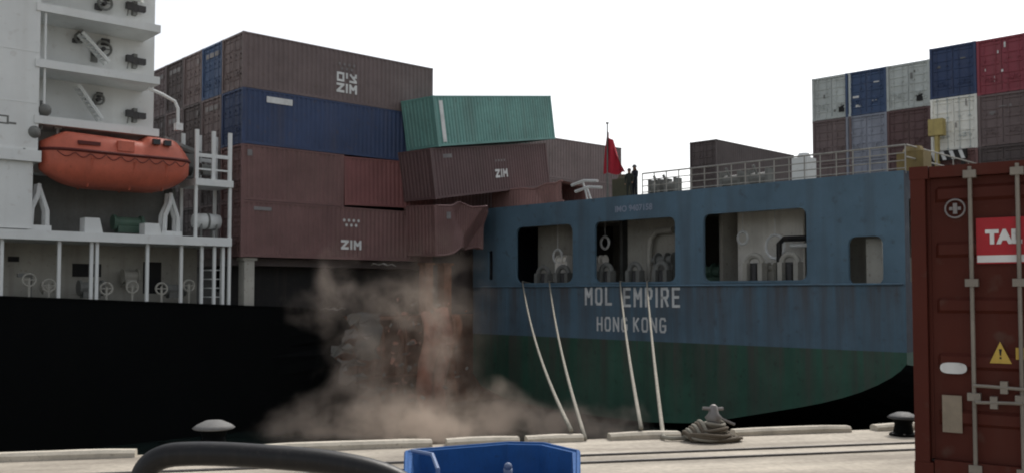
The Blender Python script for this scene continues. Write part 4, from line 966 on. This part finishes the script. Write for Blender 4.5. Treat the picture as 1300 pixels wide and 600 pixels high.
# ---- the two people at the stern rail
def person(M, label, cloth, height=1.75, arm=0, lean=0.0):
    s = height/1.75; root = empty('person', M, label, 'person')
    J = {'pel': (0,0,.95), 'bel': (0,.01,1.08), 'che': (lean*.5,0,1.3), 'nec': (lean*.7,0,1.48), 'hd0': (lean*.8,-.01,1.57), 'hd1': (lean*.8,-.02,1.70),
         'sl': (.18+lean*.6,0,1.42), 'el': (.25+lean*.5,.02+(-.12 if arm else 0),1.15), 'wl': (.22,-.14 if not arm else -.3,.95+.18*arm), 'hl': (.21,-.2 if not arm else -.38,.88+.2*arm),
         'sr': (-.18+lean*.6,0,1.42), 'er': (-.26+lean*.5,.04,1.14), 'wr': (-.24,-.06,.9), 'hr': (-.235,-.1,.8),
         'tl': (.09,0,.9), 'kl': (.11,-.03,.5), 'al': (.11,.02,.09), 'fl': (.12,-.15,.04), 'tr': (-.09,0,.9), 'kr': (-.11,-.01,.5), 'ar': (-.12,.03,.09), 'fr': (-.14,-.14,.04)}
    Rr = {'pel': .15, 'bel': .135, 'che': .16, 'nec': .06, 'hd0': .085, 'hd1': .09, 'sl': .075, 'el': .05, 'wl': .036, 'hl': .034, 'sr': .075, 'er': .05, 'wr': .036, 'hr': .034, 'tl': .095, 'kl': .065, 'al': .048, 'fl': .04, 'tr': .095, 'kr': .065, 'ar': .048, 'fr': .04}
    E = [('pel','bel'),('bel','che'),('che','nec'),('nec','hd0'),('hd0','hd1'),('che','sl'),('sl','el'),('el','wl'),('wl','hl'),('che','sr'),('sr','er'),('er','wr'),('wr','hr'),('pel','tl'),('tl','kl'),('kl','al'),('al','fl'),('pel','tr'),('tr','kr'),('kr','ar'),('ar','fr')]
    nm = list(J); me = bpy.data.meshes.new('body'); me.from_pydata([tuple(c*s for c in J[k]) for k in nm], [(nm.index(a), nm.index(b)) for a, b in E], [])
    ob = bpy.data.objects.new('body', me); COL.objects.link(ob)
    ob.modifiers.new('skin', 'SKIN'); sv = me.skin_vertices[0].data
    for i, k in enumerate(nm): sv[i].radius = (Rr[k]*s*(1.15 if k in ('pel','che') else 1), Rr[k]*s*(0.8 if k in ('pel','che','bel') else 1)); sv[i].use_root = (k == 'pel')
    sb = ob.modifiers.new('sub', 'SUBSURF'); sb.levels = 2; sb.render_levels = 2
    dg = bpy.context.evaluated_depsgraph_get(); m2 = bpy.data.meshes.new_from_object(ob.evaluated_get(dg)); bpy.data.objects.remove(ob)
    m2.materials.clear()
    for m in (cloth, M_SKIN, M_BLACK): m2.materials.append(m)
    for p in m2.polygons:
        c_ = p.center/s; p.use_smooth = True
        hand = min((c_-Vector(J['hl'])).length, (c_-Vector(J['hr'])).length) < 0.085
        p.material_index = 1 if (c_.z > 1.5 or hand) else (2 if c_.z < 0.1 else 0)
    body = link('body', m2, root)
    hx = lean*.8*s; mb = MB(); mb.lathe([(0.13*s, 0), (0.115*s, .02*s), (0.11*s, .07*s), (0.07*s, .12*s), (0.02*s, .14*s)], (hx, -.015*s, 1.665*s), 14); mb.box(hx-.08*s, hx+.08*s, -.18*s, -.1*s, 1.66*s, 1.675*s); mb.build('helmet', M_HELM, root, smooth=False)
    mb = MB()
    for e in (-1, 1): mb.ico((hx+e*.033*s, -.1*s, 1.64*s), .012*s, 2, 6)
    mb.prism([(hx-.014*s, 1.575*s), (hx+.014*s, 1.575*s), (hx, 1.635*s)], -.135*s, -.09*s, 1); mb.box(hx-.03*s, hx+.03*s, -.104*s, -.09*s, 1.548*s, 1.556*s, 2)
    for e in (-1, 1): mb.box(*sorted((hx+e*.085*s, hx+e*.10*s)), -.03*s, .01*s, 1.59*s, 1.65*s, 1)
    mb.build('face', [M_CLOTH, M_SKIN, M_BLACK], root)
    return root
for (u, lab, cl, hgt, arm, x, rz) in ((806, 'taller person in dark overalls and helmet standing at the stern rail', M_CLOTH, 1.86, 1, 0.9, -10), (799, 'shorter person in drab overalls standing by the flag staff', M_CLOTH2, 1.62, 0, 0.42, 25)):
    y, _ = B(u, 240, x); person(TR(SB.world(x, y, ZT-0.12), SB.deg - 90 + rz), lab, cl, hgt, arm)

# ================================================================== ROPES
GR = 'mooring lines from the blue ship to the quay'
def mooring(u0, v0, u1, z1, label, sag, yq, xoff=0.3, tail=None):
    y, z = B(u0, v0); p0 = SB.world(-0.05, y, z); inn = SB.world(1.0, y, 3.35)
    d = ray(u1, 550); s0 = (yq - (Vector((0,0,EYE)) - QF.o).dot(QF.b)) / d.dot(QF.b); p1 = Vector((0,0,EYE)) + d*s0; p1.z = z1
    pts = [inn, p0 + Vector((0, 0, 0.03))]; N = 28
    for i in range(1, N+1):
        s = i/N; q = p0.lerp(p1, s); q.z -= sag*4*s*(1-s); pts.append(q)
    if tail: pts += [Vector(t) for t in tail(p1)]
    b = MB(); b.tube(pts, 0.043, 8); o = b.build('mooring_line', M_ROPE, None, smooth=True); tag(o, label, 'rope', GR)
mooring(664, 357.5, 725, 0.20, 'slack pale mooring line dropping from the opening closest to the collision', 0.75, -0.1)
mooring(698, 357.5, 743, 0.05, 'second mooring line, from the same opening, crossing the gap in the kerb', 0.6, -0.22)
mooring(788, 357.5, 814, 0.20, 'mooring line running down across the letter between MOL and EMPIRE', 0.45, -0.12)
BP = on_ground(905, 559)
mooring(822, 357.5, 842, 0.06, 'mooring line that lies on the quay up to the rope-covered bollard', 0.35, -0.42,
        tail=lambda p: [p.lerp(BP, 0.02) + Vector((0.02, -0.06, 0.0)), Vector((p.x+0.15, p.y-0.13, 0.055)), Vector((p.x*0.6+BP.x*0.4, p.y*0.6+BP.y*0.4-0.03, 0.055)), Vector((BP.x-0.3, BP.y-0.1, 0.06))])

# ================================================================== BOLLARDS, BIN, BARRIER
M_CAP = paint('worn cap paint', (0.15, 0.15, 0.145), rough=0.7, dirt=0.5, scale=3)
def bollard(p, label, s=1.0, cap=M_CAP, body=M_BLACKH):
    root = empty('bollard', TR(p, 12), label, 'bollard', 'bollards along the quay edge')
    mb = MB(); mb.lathe([(0.36*s, 0), (0.36*s, 0.05*s), (0.26*s, 0.08*s), (0.22*s, 0.30*s), (0.27*s, 0.42*s), (0.37*s, 0.455*s)], (0, 0, 0), 24); mb.build('post', body, root, smooth=False)
    mb = MB(); mb.lathe([(0.385*s, 0.456*s), (0.41*s, 0.475*s), (0.33*s, 0.535*s), (0.17*s, 0.61*s), (0.04*s, 0.62*s)], (0.0, 0, 0), 24); mb.build('cap', cap, root, smooth=True)
    mb = MB()
    for k in range(6):
        a = k*math.pi/3; mb.lathe([(0.03*s, 0.05*s), (0.03*s, 0.075*s)], (0.31*s*math.cos(a), 0.31*s*math.sin(a), 0), 6)
    mb.build('bolt_ring', M_STEEL, root)
    return root
bollard(on_ground(271, 573), 'black bollard with a white cap in the gap of the kerb', 0.9)
bollard(on_ground(1147, 552), 'dark grey bollard at the quay edge by the near container', 0.74, M_FITDARK, M_BLACKH)
bb = empty('bollard', TR(BP, 10), 'old steel bollard wound and heaped with dirty rope', 'bollard', 'bollards along the quay edge')
mb = MB(); mb.lathe([(0.25, 0), (0.24, 0.06), (0.15, 0.12), (0.13, 0.38), (0.17, 0.44), (0.10, 0.52), (0.07, 0.66), (0.03, 0.69)], (0.02, 0, 0), 14); mb.build('post', M_STEEL, bb, smooth=True)
mb = MB(); mb.tube([(-0.2, 0, 0.62), (0.02, 0, 0.60), (0.22, 0.03, 0.60)], 0.035, 6); mb.tube([(0.1, 0, 0.45), (0.3, 0, 0.36), (0.44, 0, 0.30)], 0.03, 6); mb.build('cross_bar', M_STEEL, bb)
heap = empty('rope_heap', TR(BP, 10) @ Matrix.Scale(0.86, 4), 'heap of dirty rope turns lying round the foot of the old bollard', 'rope')
rn = random.Random(8)
for k in range(9):                                          # turns of rope wound low round the post
    pts = []; r = 0.22 + 0.035*k - (0.05*(k % 3)); z = 0.36 - 0.035*k; cx = -0.05*k*0.4
    for i in range(25):
        a = 2*math.pi*i/24; pts.append((cx + r*math.cos(a)*(1.15), r*math.sin(a), z + 0.025*math.sin(2*a+k) + 0.02))
    mb = MB(); mb.tube(pts, 0.042, 6, caps=False); mb.build('rope_turn', M_OLDROPE if k % 4 else M_ROPE, heap, smooth=True)
for k in range(6):                                          # bights flopping to one side
    pts = []; x0 = -0.2 - 0.07*k; h = 0.40 - 0.045*k
    for i in range(13):
        a = math.pi*i/12; pts.append((x0 - 0.10*math.sin(a), -0.30*math.cos(a)*(1-0.06*k), max(0.04, 0.04 + h*math.sin(a))))
    mb = MB(); mb.tube(pts, 0.045, 6); mb.build('rope_turn', M_ROPE if k % 2 == 0 else M_OLDROPE, heap, smooth=True)
for k in range(5):
    pts = []; r = 0.27 + 0.045*k
    for i in range(25):
        a = 2*math.pi*i/24; pts.append((0.08 + r*1.2*math.cos(a), 0.7*r*math.sin(a) - 0.08, 0.045 + 0.03*((k+1) % 2) + 0.012*math.sin(3*a+k)))
    mb = MB(); mb.tube(pts, 0.04, 6, caps=False); mb.build('rope_turn', M_OLDROPE, heap, smooth=True)

# open blue skip
sk = empty('skip', Matrix.Identity(4), 'open blue steel skip standing on the quay', 'skip')
zt = 1.1
def rimp(u, v): return on_ground(u, v, zt)
far = [rimp(516, 574), rimp(526, 571.5), rimp(645, 562), rimp(690, 563), rimp(734, 573)]
near = [Vector((0.575, 8.3, zt)), Vector((-0.925, 8.3, zt))]
poly = far + near; n = len(poly); cen = sum((Vector(p) for p in poly), Vector())/n
def ins(p, d): q = Vector(p); dd = (cen - q); dd.z = 0; return q + dd.normalized()*d
for i in range(n):                                          # a wall plate between each pair of corners
    a, b = poly[i], poly[(i+1) % n]; ai, bi = ins(a, 0.07), ins(b, 0.07); mb = MB()
    taper = lambda p: Vector((cen.x + (p.x-cen.x)*0.9, cen.y + (p.y-cen.y)*0.9, 0.12))
    V = [a, b, bi, ai, taper(a), taper(b), taper(bi), taper(ai)]
    mb.add(V, [(0,1,2,3), (4,7,6,5), (0,4,5,1), (1,5,6,2), (2,6,7,3), (3,7,4,0)]); mb.build('wall_plate', M_SKIP, sk)
mb = MB(); mb.add([taper(ins(p, 0.03)) + Vector((0, 0, 0.08)) for p in poly], [tuple(range(n))]); mb.build('floor_plate', M_SKIP, sk)
mb = MB()
for i in range(n): mb.tube([poly[i] + Vector((0, 0, 0.0)), poly[(i+1) % n] + Vector((0, 0, 0.0))], 0.024, 6)
mb.build('rim', M_SKIP, sk)
p0, p1, p2 = rimp(520, 574), rimp(549, 580), rimp(556, 592)
mb = MB(); mb.tube([p0 + Vector((0.03, -0.05, 0.03)), p1 + Vector((0, 0, 0.03)), p2 + Vector((0, 0, -0.02)), p2 + Vector((0, -0.02, -0.5))], 0.022, 6); mb.build('handrail', paint('skip handrail', (0.16, 0.22, 0.36), rough=0.4), sk)
q = rimp(645, 592); q.y = 10.1; mb = MB(); q = at(645, 591, 10.35); mb.ico((q.x, q.y-0.02, q.z), 0.045); mb.tube([(q.x, q.y, q.z-0.02), (q.x, q.y-0.02, q.z-0.12)], 0.05, 8); mb.build('lug', paint('skip lug', (0.16, 0.20, 0.30)), sk, smooth=True)
mb = MB()
for x in (-0.7, 0.25): mb.box(x-0.08, x+0.08, 8.5, 10.0, 0.0, 0.13)
mb.build('skid', M_SKIP, sk)

# black tube barrier
DT = 7.0
tb = empty('crash_barrier', Matrix.Translation((0, DT, 0)), 'thick black bent tube barrier beside the blue skip', 'barrier')
path = [(176, 640), (181, 606), (192, 588), (210, 578.5), (235, 575.5), (280, 575.5), (340, 579), (400, 584), (440, 590), (475, 598), (505, 610), (530, 630), (540, 660)]
def cat(P, i, t):
    p = [P[max(0, min(len(P)-1, i+k))] for k in (-1, 0, 1, 2)]
    return tuple(0.5*((2*p[1][c]) + (-p[0][c]+p[2][c])*t + (2*p[0][c]-5*p[1][c]+4*p[2][c]-p[3][c])*t*t + (-p[0][c]+3*p[1][c]-3*p[2][c]+p[3][c])*t**3) for c in range(2))
pts = []
for i in range(len(path)-1):
    for k in range(6):
        u, v = cat(path, i, k/6); p = at(u, v, DT); pts.append((p.x, 0, p.z))
pts = [(pts[0][0]-0.02, 0, 0.03)] + pts + [(pts[-1][0]+0.05, 0, 0.03)]
mb = MB(); mb.tube(pts, 0.088, 14); mb.build('tube', M_TUBE, tb, smooth=True)
for x in (pts[0][0], pts[-1][0]):
    mb = MB(); mb.box(x-0.2, x+0.2, -0.2, 0.2, 0.0, 0.03); mb.build('base_plate', M_TUBE, tb)

# ================================================================== THE NEAR CONTAINER ON ITS TRAILER
TY = -35.0                                   # its door end runs along this heading
Pn = at(1155, 213, 9.0); zc0 = 1.1; Hn = Pn.z - zc0
TF = Frame(Pn.x, Pn.y, TY)                   # x along the door end, y away from the quay's viewer
Mt = TR(TF.world(1.219, 6.095, zc0), TY - 90)      # +x of the box is its door end: points at -y of TF
tal = container(Mt, 'tal', 'near red-brown container with closed doors and a red TAL sign', H=round(Hn, 2), rods=(0.70, 0.31), rodmat=M_ROD)
Ln = 12.19
def D(u, v, off=0.06): x, z = TF.side(u, v, off); return 1.219 - x if False else x - 1.219, z - zc0     # -> box y, z
def tpatch(u0, v0, u1, v1, mat, nm, lift=0.0):
    ya, za = D((u0), (v0+v1)/2); yb, _ = D(u1, (v0+v1)/2); _, z1 = D((u0+u1)/2, v0); _, z0 = D((u0+u1)/2, v1)
    return end_patch(tal, Ln, ya, yb, z0, z1, mat, nm=nm, off=-0.036+lift), (ya, yb, z0, z1)
s_, (ya, yb, z0, z1) = tpatch(1240, 276, 1302, 334, M_SIGNRED, 'sign_board')
end_patch(tal, Ln, ya+0.005, ya+0.42, z0+0.012, z0+0.075, M_PRINT, nm='sign_strip', off=-0.033)
me = text_mesh('TAL', 0.165, 0.010, 0.98, M_PRINT)
link('sign_lettering', me, tal, Matrix.Translation((Ln/2-0.031, ya+0.225, z0+0.235)) @ Matrix.Rotation(R(90), 4, 'Z') @ UPY)
yo, zo = D(1211, 466.5); mb = MB(); P = []
for k in range(24):
    a = 2*math.pi*k/24; P.append((yo + 0.115*math.copysign(abs(math.cos(a))**0.6, math.cos(a)), zo + 0.052*math.copysign(abs(math.sin(a))**0.8, math.sin(a))))
mb.prism(P, Ln/2-0.042, Ln/2-0.036, axis='x'); mb.build('oval_label', M_PRINT, tal)
tpatch(1197, 501, 1222, 548, M_PLATE, 'data_plate')
y0, zb_ = D(1257, 460); y1, _ = D(1285, 460); ym, zt_ = D(1270, 433); mb = MB(); mb.prism([(y0, zb_), (y1, zb_), (ym, zt_)], Ln/2-0.042, Ln/2-0.034, axis='x'); mb.build('warning_triangle', M_YELLOW, tal)
ys, zs_ = (y0+y1)/2, zb_ + 0.07; mb = MB(); mb.prism([(ys-0.012, zs_+0.06), (ys+0.012, zs_+0.06), (ys+0.005, zs_), (ys-0.005, zs_)], Ln/2-0.034, Ln/2-0.032, axis='x'); mb.box(Ln/2-0.034, Ln/2-0.032, ys-0.008, ys+0.008, zs_-0.03, zs_-0.012); mb.build('warning_mark', M_BLACK, tal)
tpatch(1290, 441, 1312, 456, M_YELLOW, 'warning_label')
yo, zo = D(1213, 265); mb = MB()
mb.tube([(Ln/2-0.036, yo+0.085*math.cos(2*math.pi*i/20), zo+0.085*math.sin(2*math.pi*i/20)) for i in range(21)], 0.009, 5, caps=False); mb.box(Ln/2-0.044, Ln/2-0.034, yo-0.018, yo+0.018, zo-0.05, zo+0.05); mb.box(Ln/2-0.044, Ln/2-0.034, yo-0.05, yo-0.022, zo-0.015, zo+0.015); mb.box(Ln/2-0.044, Ln/2-0.034, yo+0.022, yo+0.05, zo-0.015, zo+0.015); mb.build('round_emblem', M_DIMPRINT, tal)
# trailer
tr = empty('container_trailer', TR(TF.world(1.219, 6.095, 0), TY - 90), 'yard trailer chassis carrying the near red-brown container', 'trailer')
mb = MB()
for y in (-0.45, 0.45): mb.box(-6.0, 6.0, y-0.07, y+0.07, 0.78, 1.02)
for x in (-5.9, -2, 2, 5.9): mb.box(x-0.1, x+0.1, -1.2, 1.2, 1.021, 1.098)
mb.build('chassis', M_SHADE, tr)
for x in (2.6, 3.9):
    mb = MB(); mb.bar((x, -0.8, 0.5), (x, 0.8, 0.5), 0.07); mb.build('axle', M_STEEL, tr)
    for y in (-0.95, 0.95):
        mb = MB(); mb.tube([(x, y-0.15, 0.5), (x, y-0.12, 0.5), (x, y+0.12, 0.5), (x, y+0.15, 0.5)], [0.44, 0.5, 0.5, 0.44], 24); wv = mb.build('wheel', M_TYRE, tr)
        mb = MB(); mb.tube([(x, y-0.16, 0.5), (x, y+0.16, 0.5)], 0.25, 16); mb.build('rim', M_STEEL, wv)
mb = MB(); mb.box(-4.6, -4.4, -0.6, -0.45, 0, 0.78); mb.box(-4.6, -4.4, 0.45, 0.6, 0, 0.78); mb.build('landing_leg', M_SHADE, tr)

# ================================================================== DUST
def dust():
    blobs = [  # centre, radii, strength
        ((-5.2, 47.0, -3.9), (7.0, 3.6, 2.6), 1.0), ((-4.6, 45.6, -4.0), (3.4, 2.6, 2.2), 1.6), ((-9.4, 46.2, -4.2), (3.4, 2.6, 1.9), 0.8), ((-0.4, 47.2, -4.0), (4.2, 3.0, 2.3), 0.8),
        ((4.6, 46.6, -3.9), (2.8, 2.0, 1.5), 1.3), ((1.6, 47.5, -4.0), (2.4, 2.4, 1.3), 0.5),
        ((-7.6, 48.6, -1.4), (2.6, 2.2, 3.6), 0.52), ((-4.0, 50.0, 0.0), (1.3, 2.0, 5.2), 0.5),
        ((-9.4, 48.8, 2.2), (2.7, 1.9, 1.6), 0.66), ((-9.2, 49.0, 3.7), (1.2, 1.4, 1.9), 0.5), ((-6.4, 49.8, 2.2), (4.6, 2.0, 1.3), 0.42), ((2.6, 46.8, -3.9), (5.0, 2.4, 1.4), 0.55), ((-4.6, 50.4, 0.8), (5.0, 2.6, 6.0), 0.10)]
    m = bpy.data.materials.new('dust'); m.use_nodes = True; nt = m.node_tree; L = nt.links; nt.nodes.clear()
    out = nd(nt, 'ShaderNodeOutputMaterial'); pv = nd(nt, 'ShaderNodeVolumePrincipled'); L.new(pv.outputs[0], out.inputs['Volume'])
    pv.inputs['Color'].default_value = (0.76, 0.65, 0.56, 1); pv.inputs['Anisotropy'].default_value = 0.2
    tc = nd(nt, 'ShaderNodeTexCoord'); tot = None
    wn_ = nd(nt, 'ShaderNodeTexNoise'); wn_.inputs['Scale'].default_value = 0.42; wn_.inputs['Detail'].default_value = 3; L.new(tc.outputs['Object'], wn_.inputs['Vector'])
    wo = nd(nt, 'ShaderNodeVectorMath', operation='MULTIPLY_ADD'); wo.inputs[1].default_value = (4.0, 2.4, 4.0); wo.inputs[2].default_value = (-2.0, -1.2, -2.0); L.new(wn_.outputs['Color'], wo.inputs[0])
    wp = nd(nt, 'ShaderNodeVectorMath', operation='ADD'); L.new(tc.outputs['Object'], wp.inputs[0]); L.new(wo.outputs[0], wp.inputs[1])
    for c_, r_, s_ in blobs:
        a = nd(nt, 'ShaderNodeVectorMath', operation='SUBTRACT'); L.new(wp.outputs[0], a.inputs[0]); a.inputs[1].default_value = c_
        b = nd(nt, 'ShaderNodeVectorMath', operation='DIVIDE'); L.new(a.outputs[0], b.inputs[0]); b.inputs[1].default_value = r_
        l = nd(nt, 'ShaderNodeVectorMath', operation='LENGTH'); L.new(b.outputs[0], l.inputs[0])
        q = nd(nt, 'ShaderNodeMapRange', interpolation_type='SMOOTHSTEP'); q.inputs[1].default_value = 1.0; q.inputs[2].default_value = 0.25; q.inputs[3].default_value = 0; q.inputs[4].default_value = s_; L.new(l.outputs['Value'], q.inputs[0])
        if tot is None: tot = q.outputs[0]
        else:
            ad = nd(nt, 'ShaderNodeMath', operation='ADD'); L.new(tot, ad.inputs[0]); L.new(q.outputs[0], ad.inputs[1]); tot = ad.outputs[0]
    n = nd(nt, 'ShaderNodeTexNoise'); n.inputs['Scale'].default_value = 0.75; n.inputs['Detail'].default_value = 6; n.inputs['Roughness'].default_value = 0.62; L.new(tc.outputs['Object'], n.inputs['Vector'])
    nr = nd(nt, 'ShaderNodeMapRange'); nr.inputs[1].default_value = 0.42; nr.inputs[2].default_value = 0.64; nr.inputs[3].default_value = 0.06; nr.inputs[4].default_value = 1.6; L.new(n.outputs[0], nr.inputs[0])
    f = nd(nt, 'ShaderNodeMath', operation='MULTIPLY'); L.new(tot, f.inputs[0]); L.new(nr.outputs[0], f.inputs[1]); L.new(f.outputs[0], pv.inputs['Density'])
    b = MB(); b.box(-15, 9, 42.5, 56, -4.15, 9); o = b.build('dust_cloud', m)
    tag(o, 'brown dust cloud billowing from the torn hull between the ships', 'dust', None, 'stuff')
dust()
rd = random.Random(77); mb = MB()
for k in range(90):                                          # fragments of plate and rust dropping with the dust
    t = rd.gauss(9.6, 1.5); y = rd.uniform(-3.2, -1.2); z = rd.uniform(-4.0, 2.6); p = SA.world(t, y, z); r = rd.uniform(0.05, 0.2)
    M = Matrix.Translation(p) @ Matrix.Rotation(rd.uniform(0, 6), 4, (rd.random()-.5, rd.random()-.5, rd.random()-.5)); mb.box(-r, r, -r*0.6, r*0.6, -0.03, 0.03, rd.randrange(2), M)
tag(mb.build('falling_debris', [M_RUST2, M_STEEL]), 'rusty plate fragments falling with the dust between the ships', 'debris', None, 'stuff')
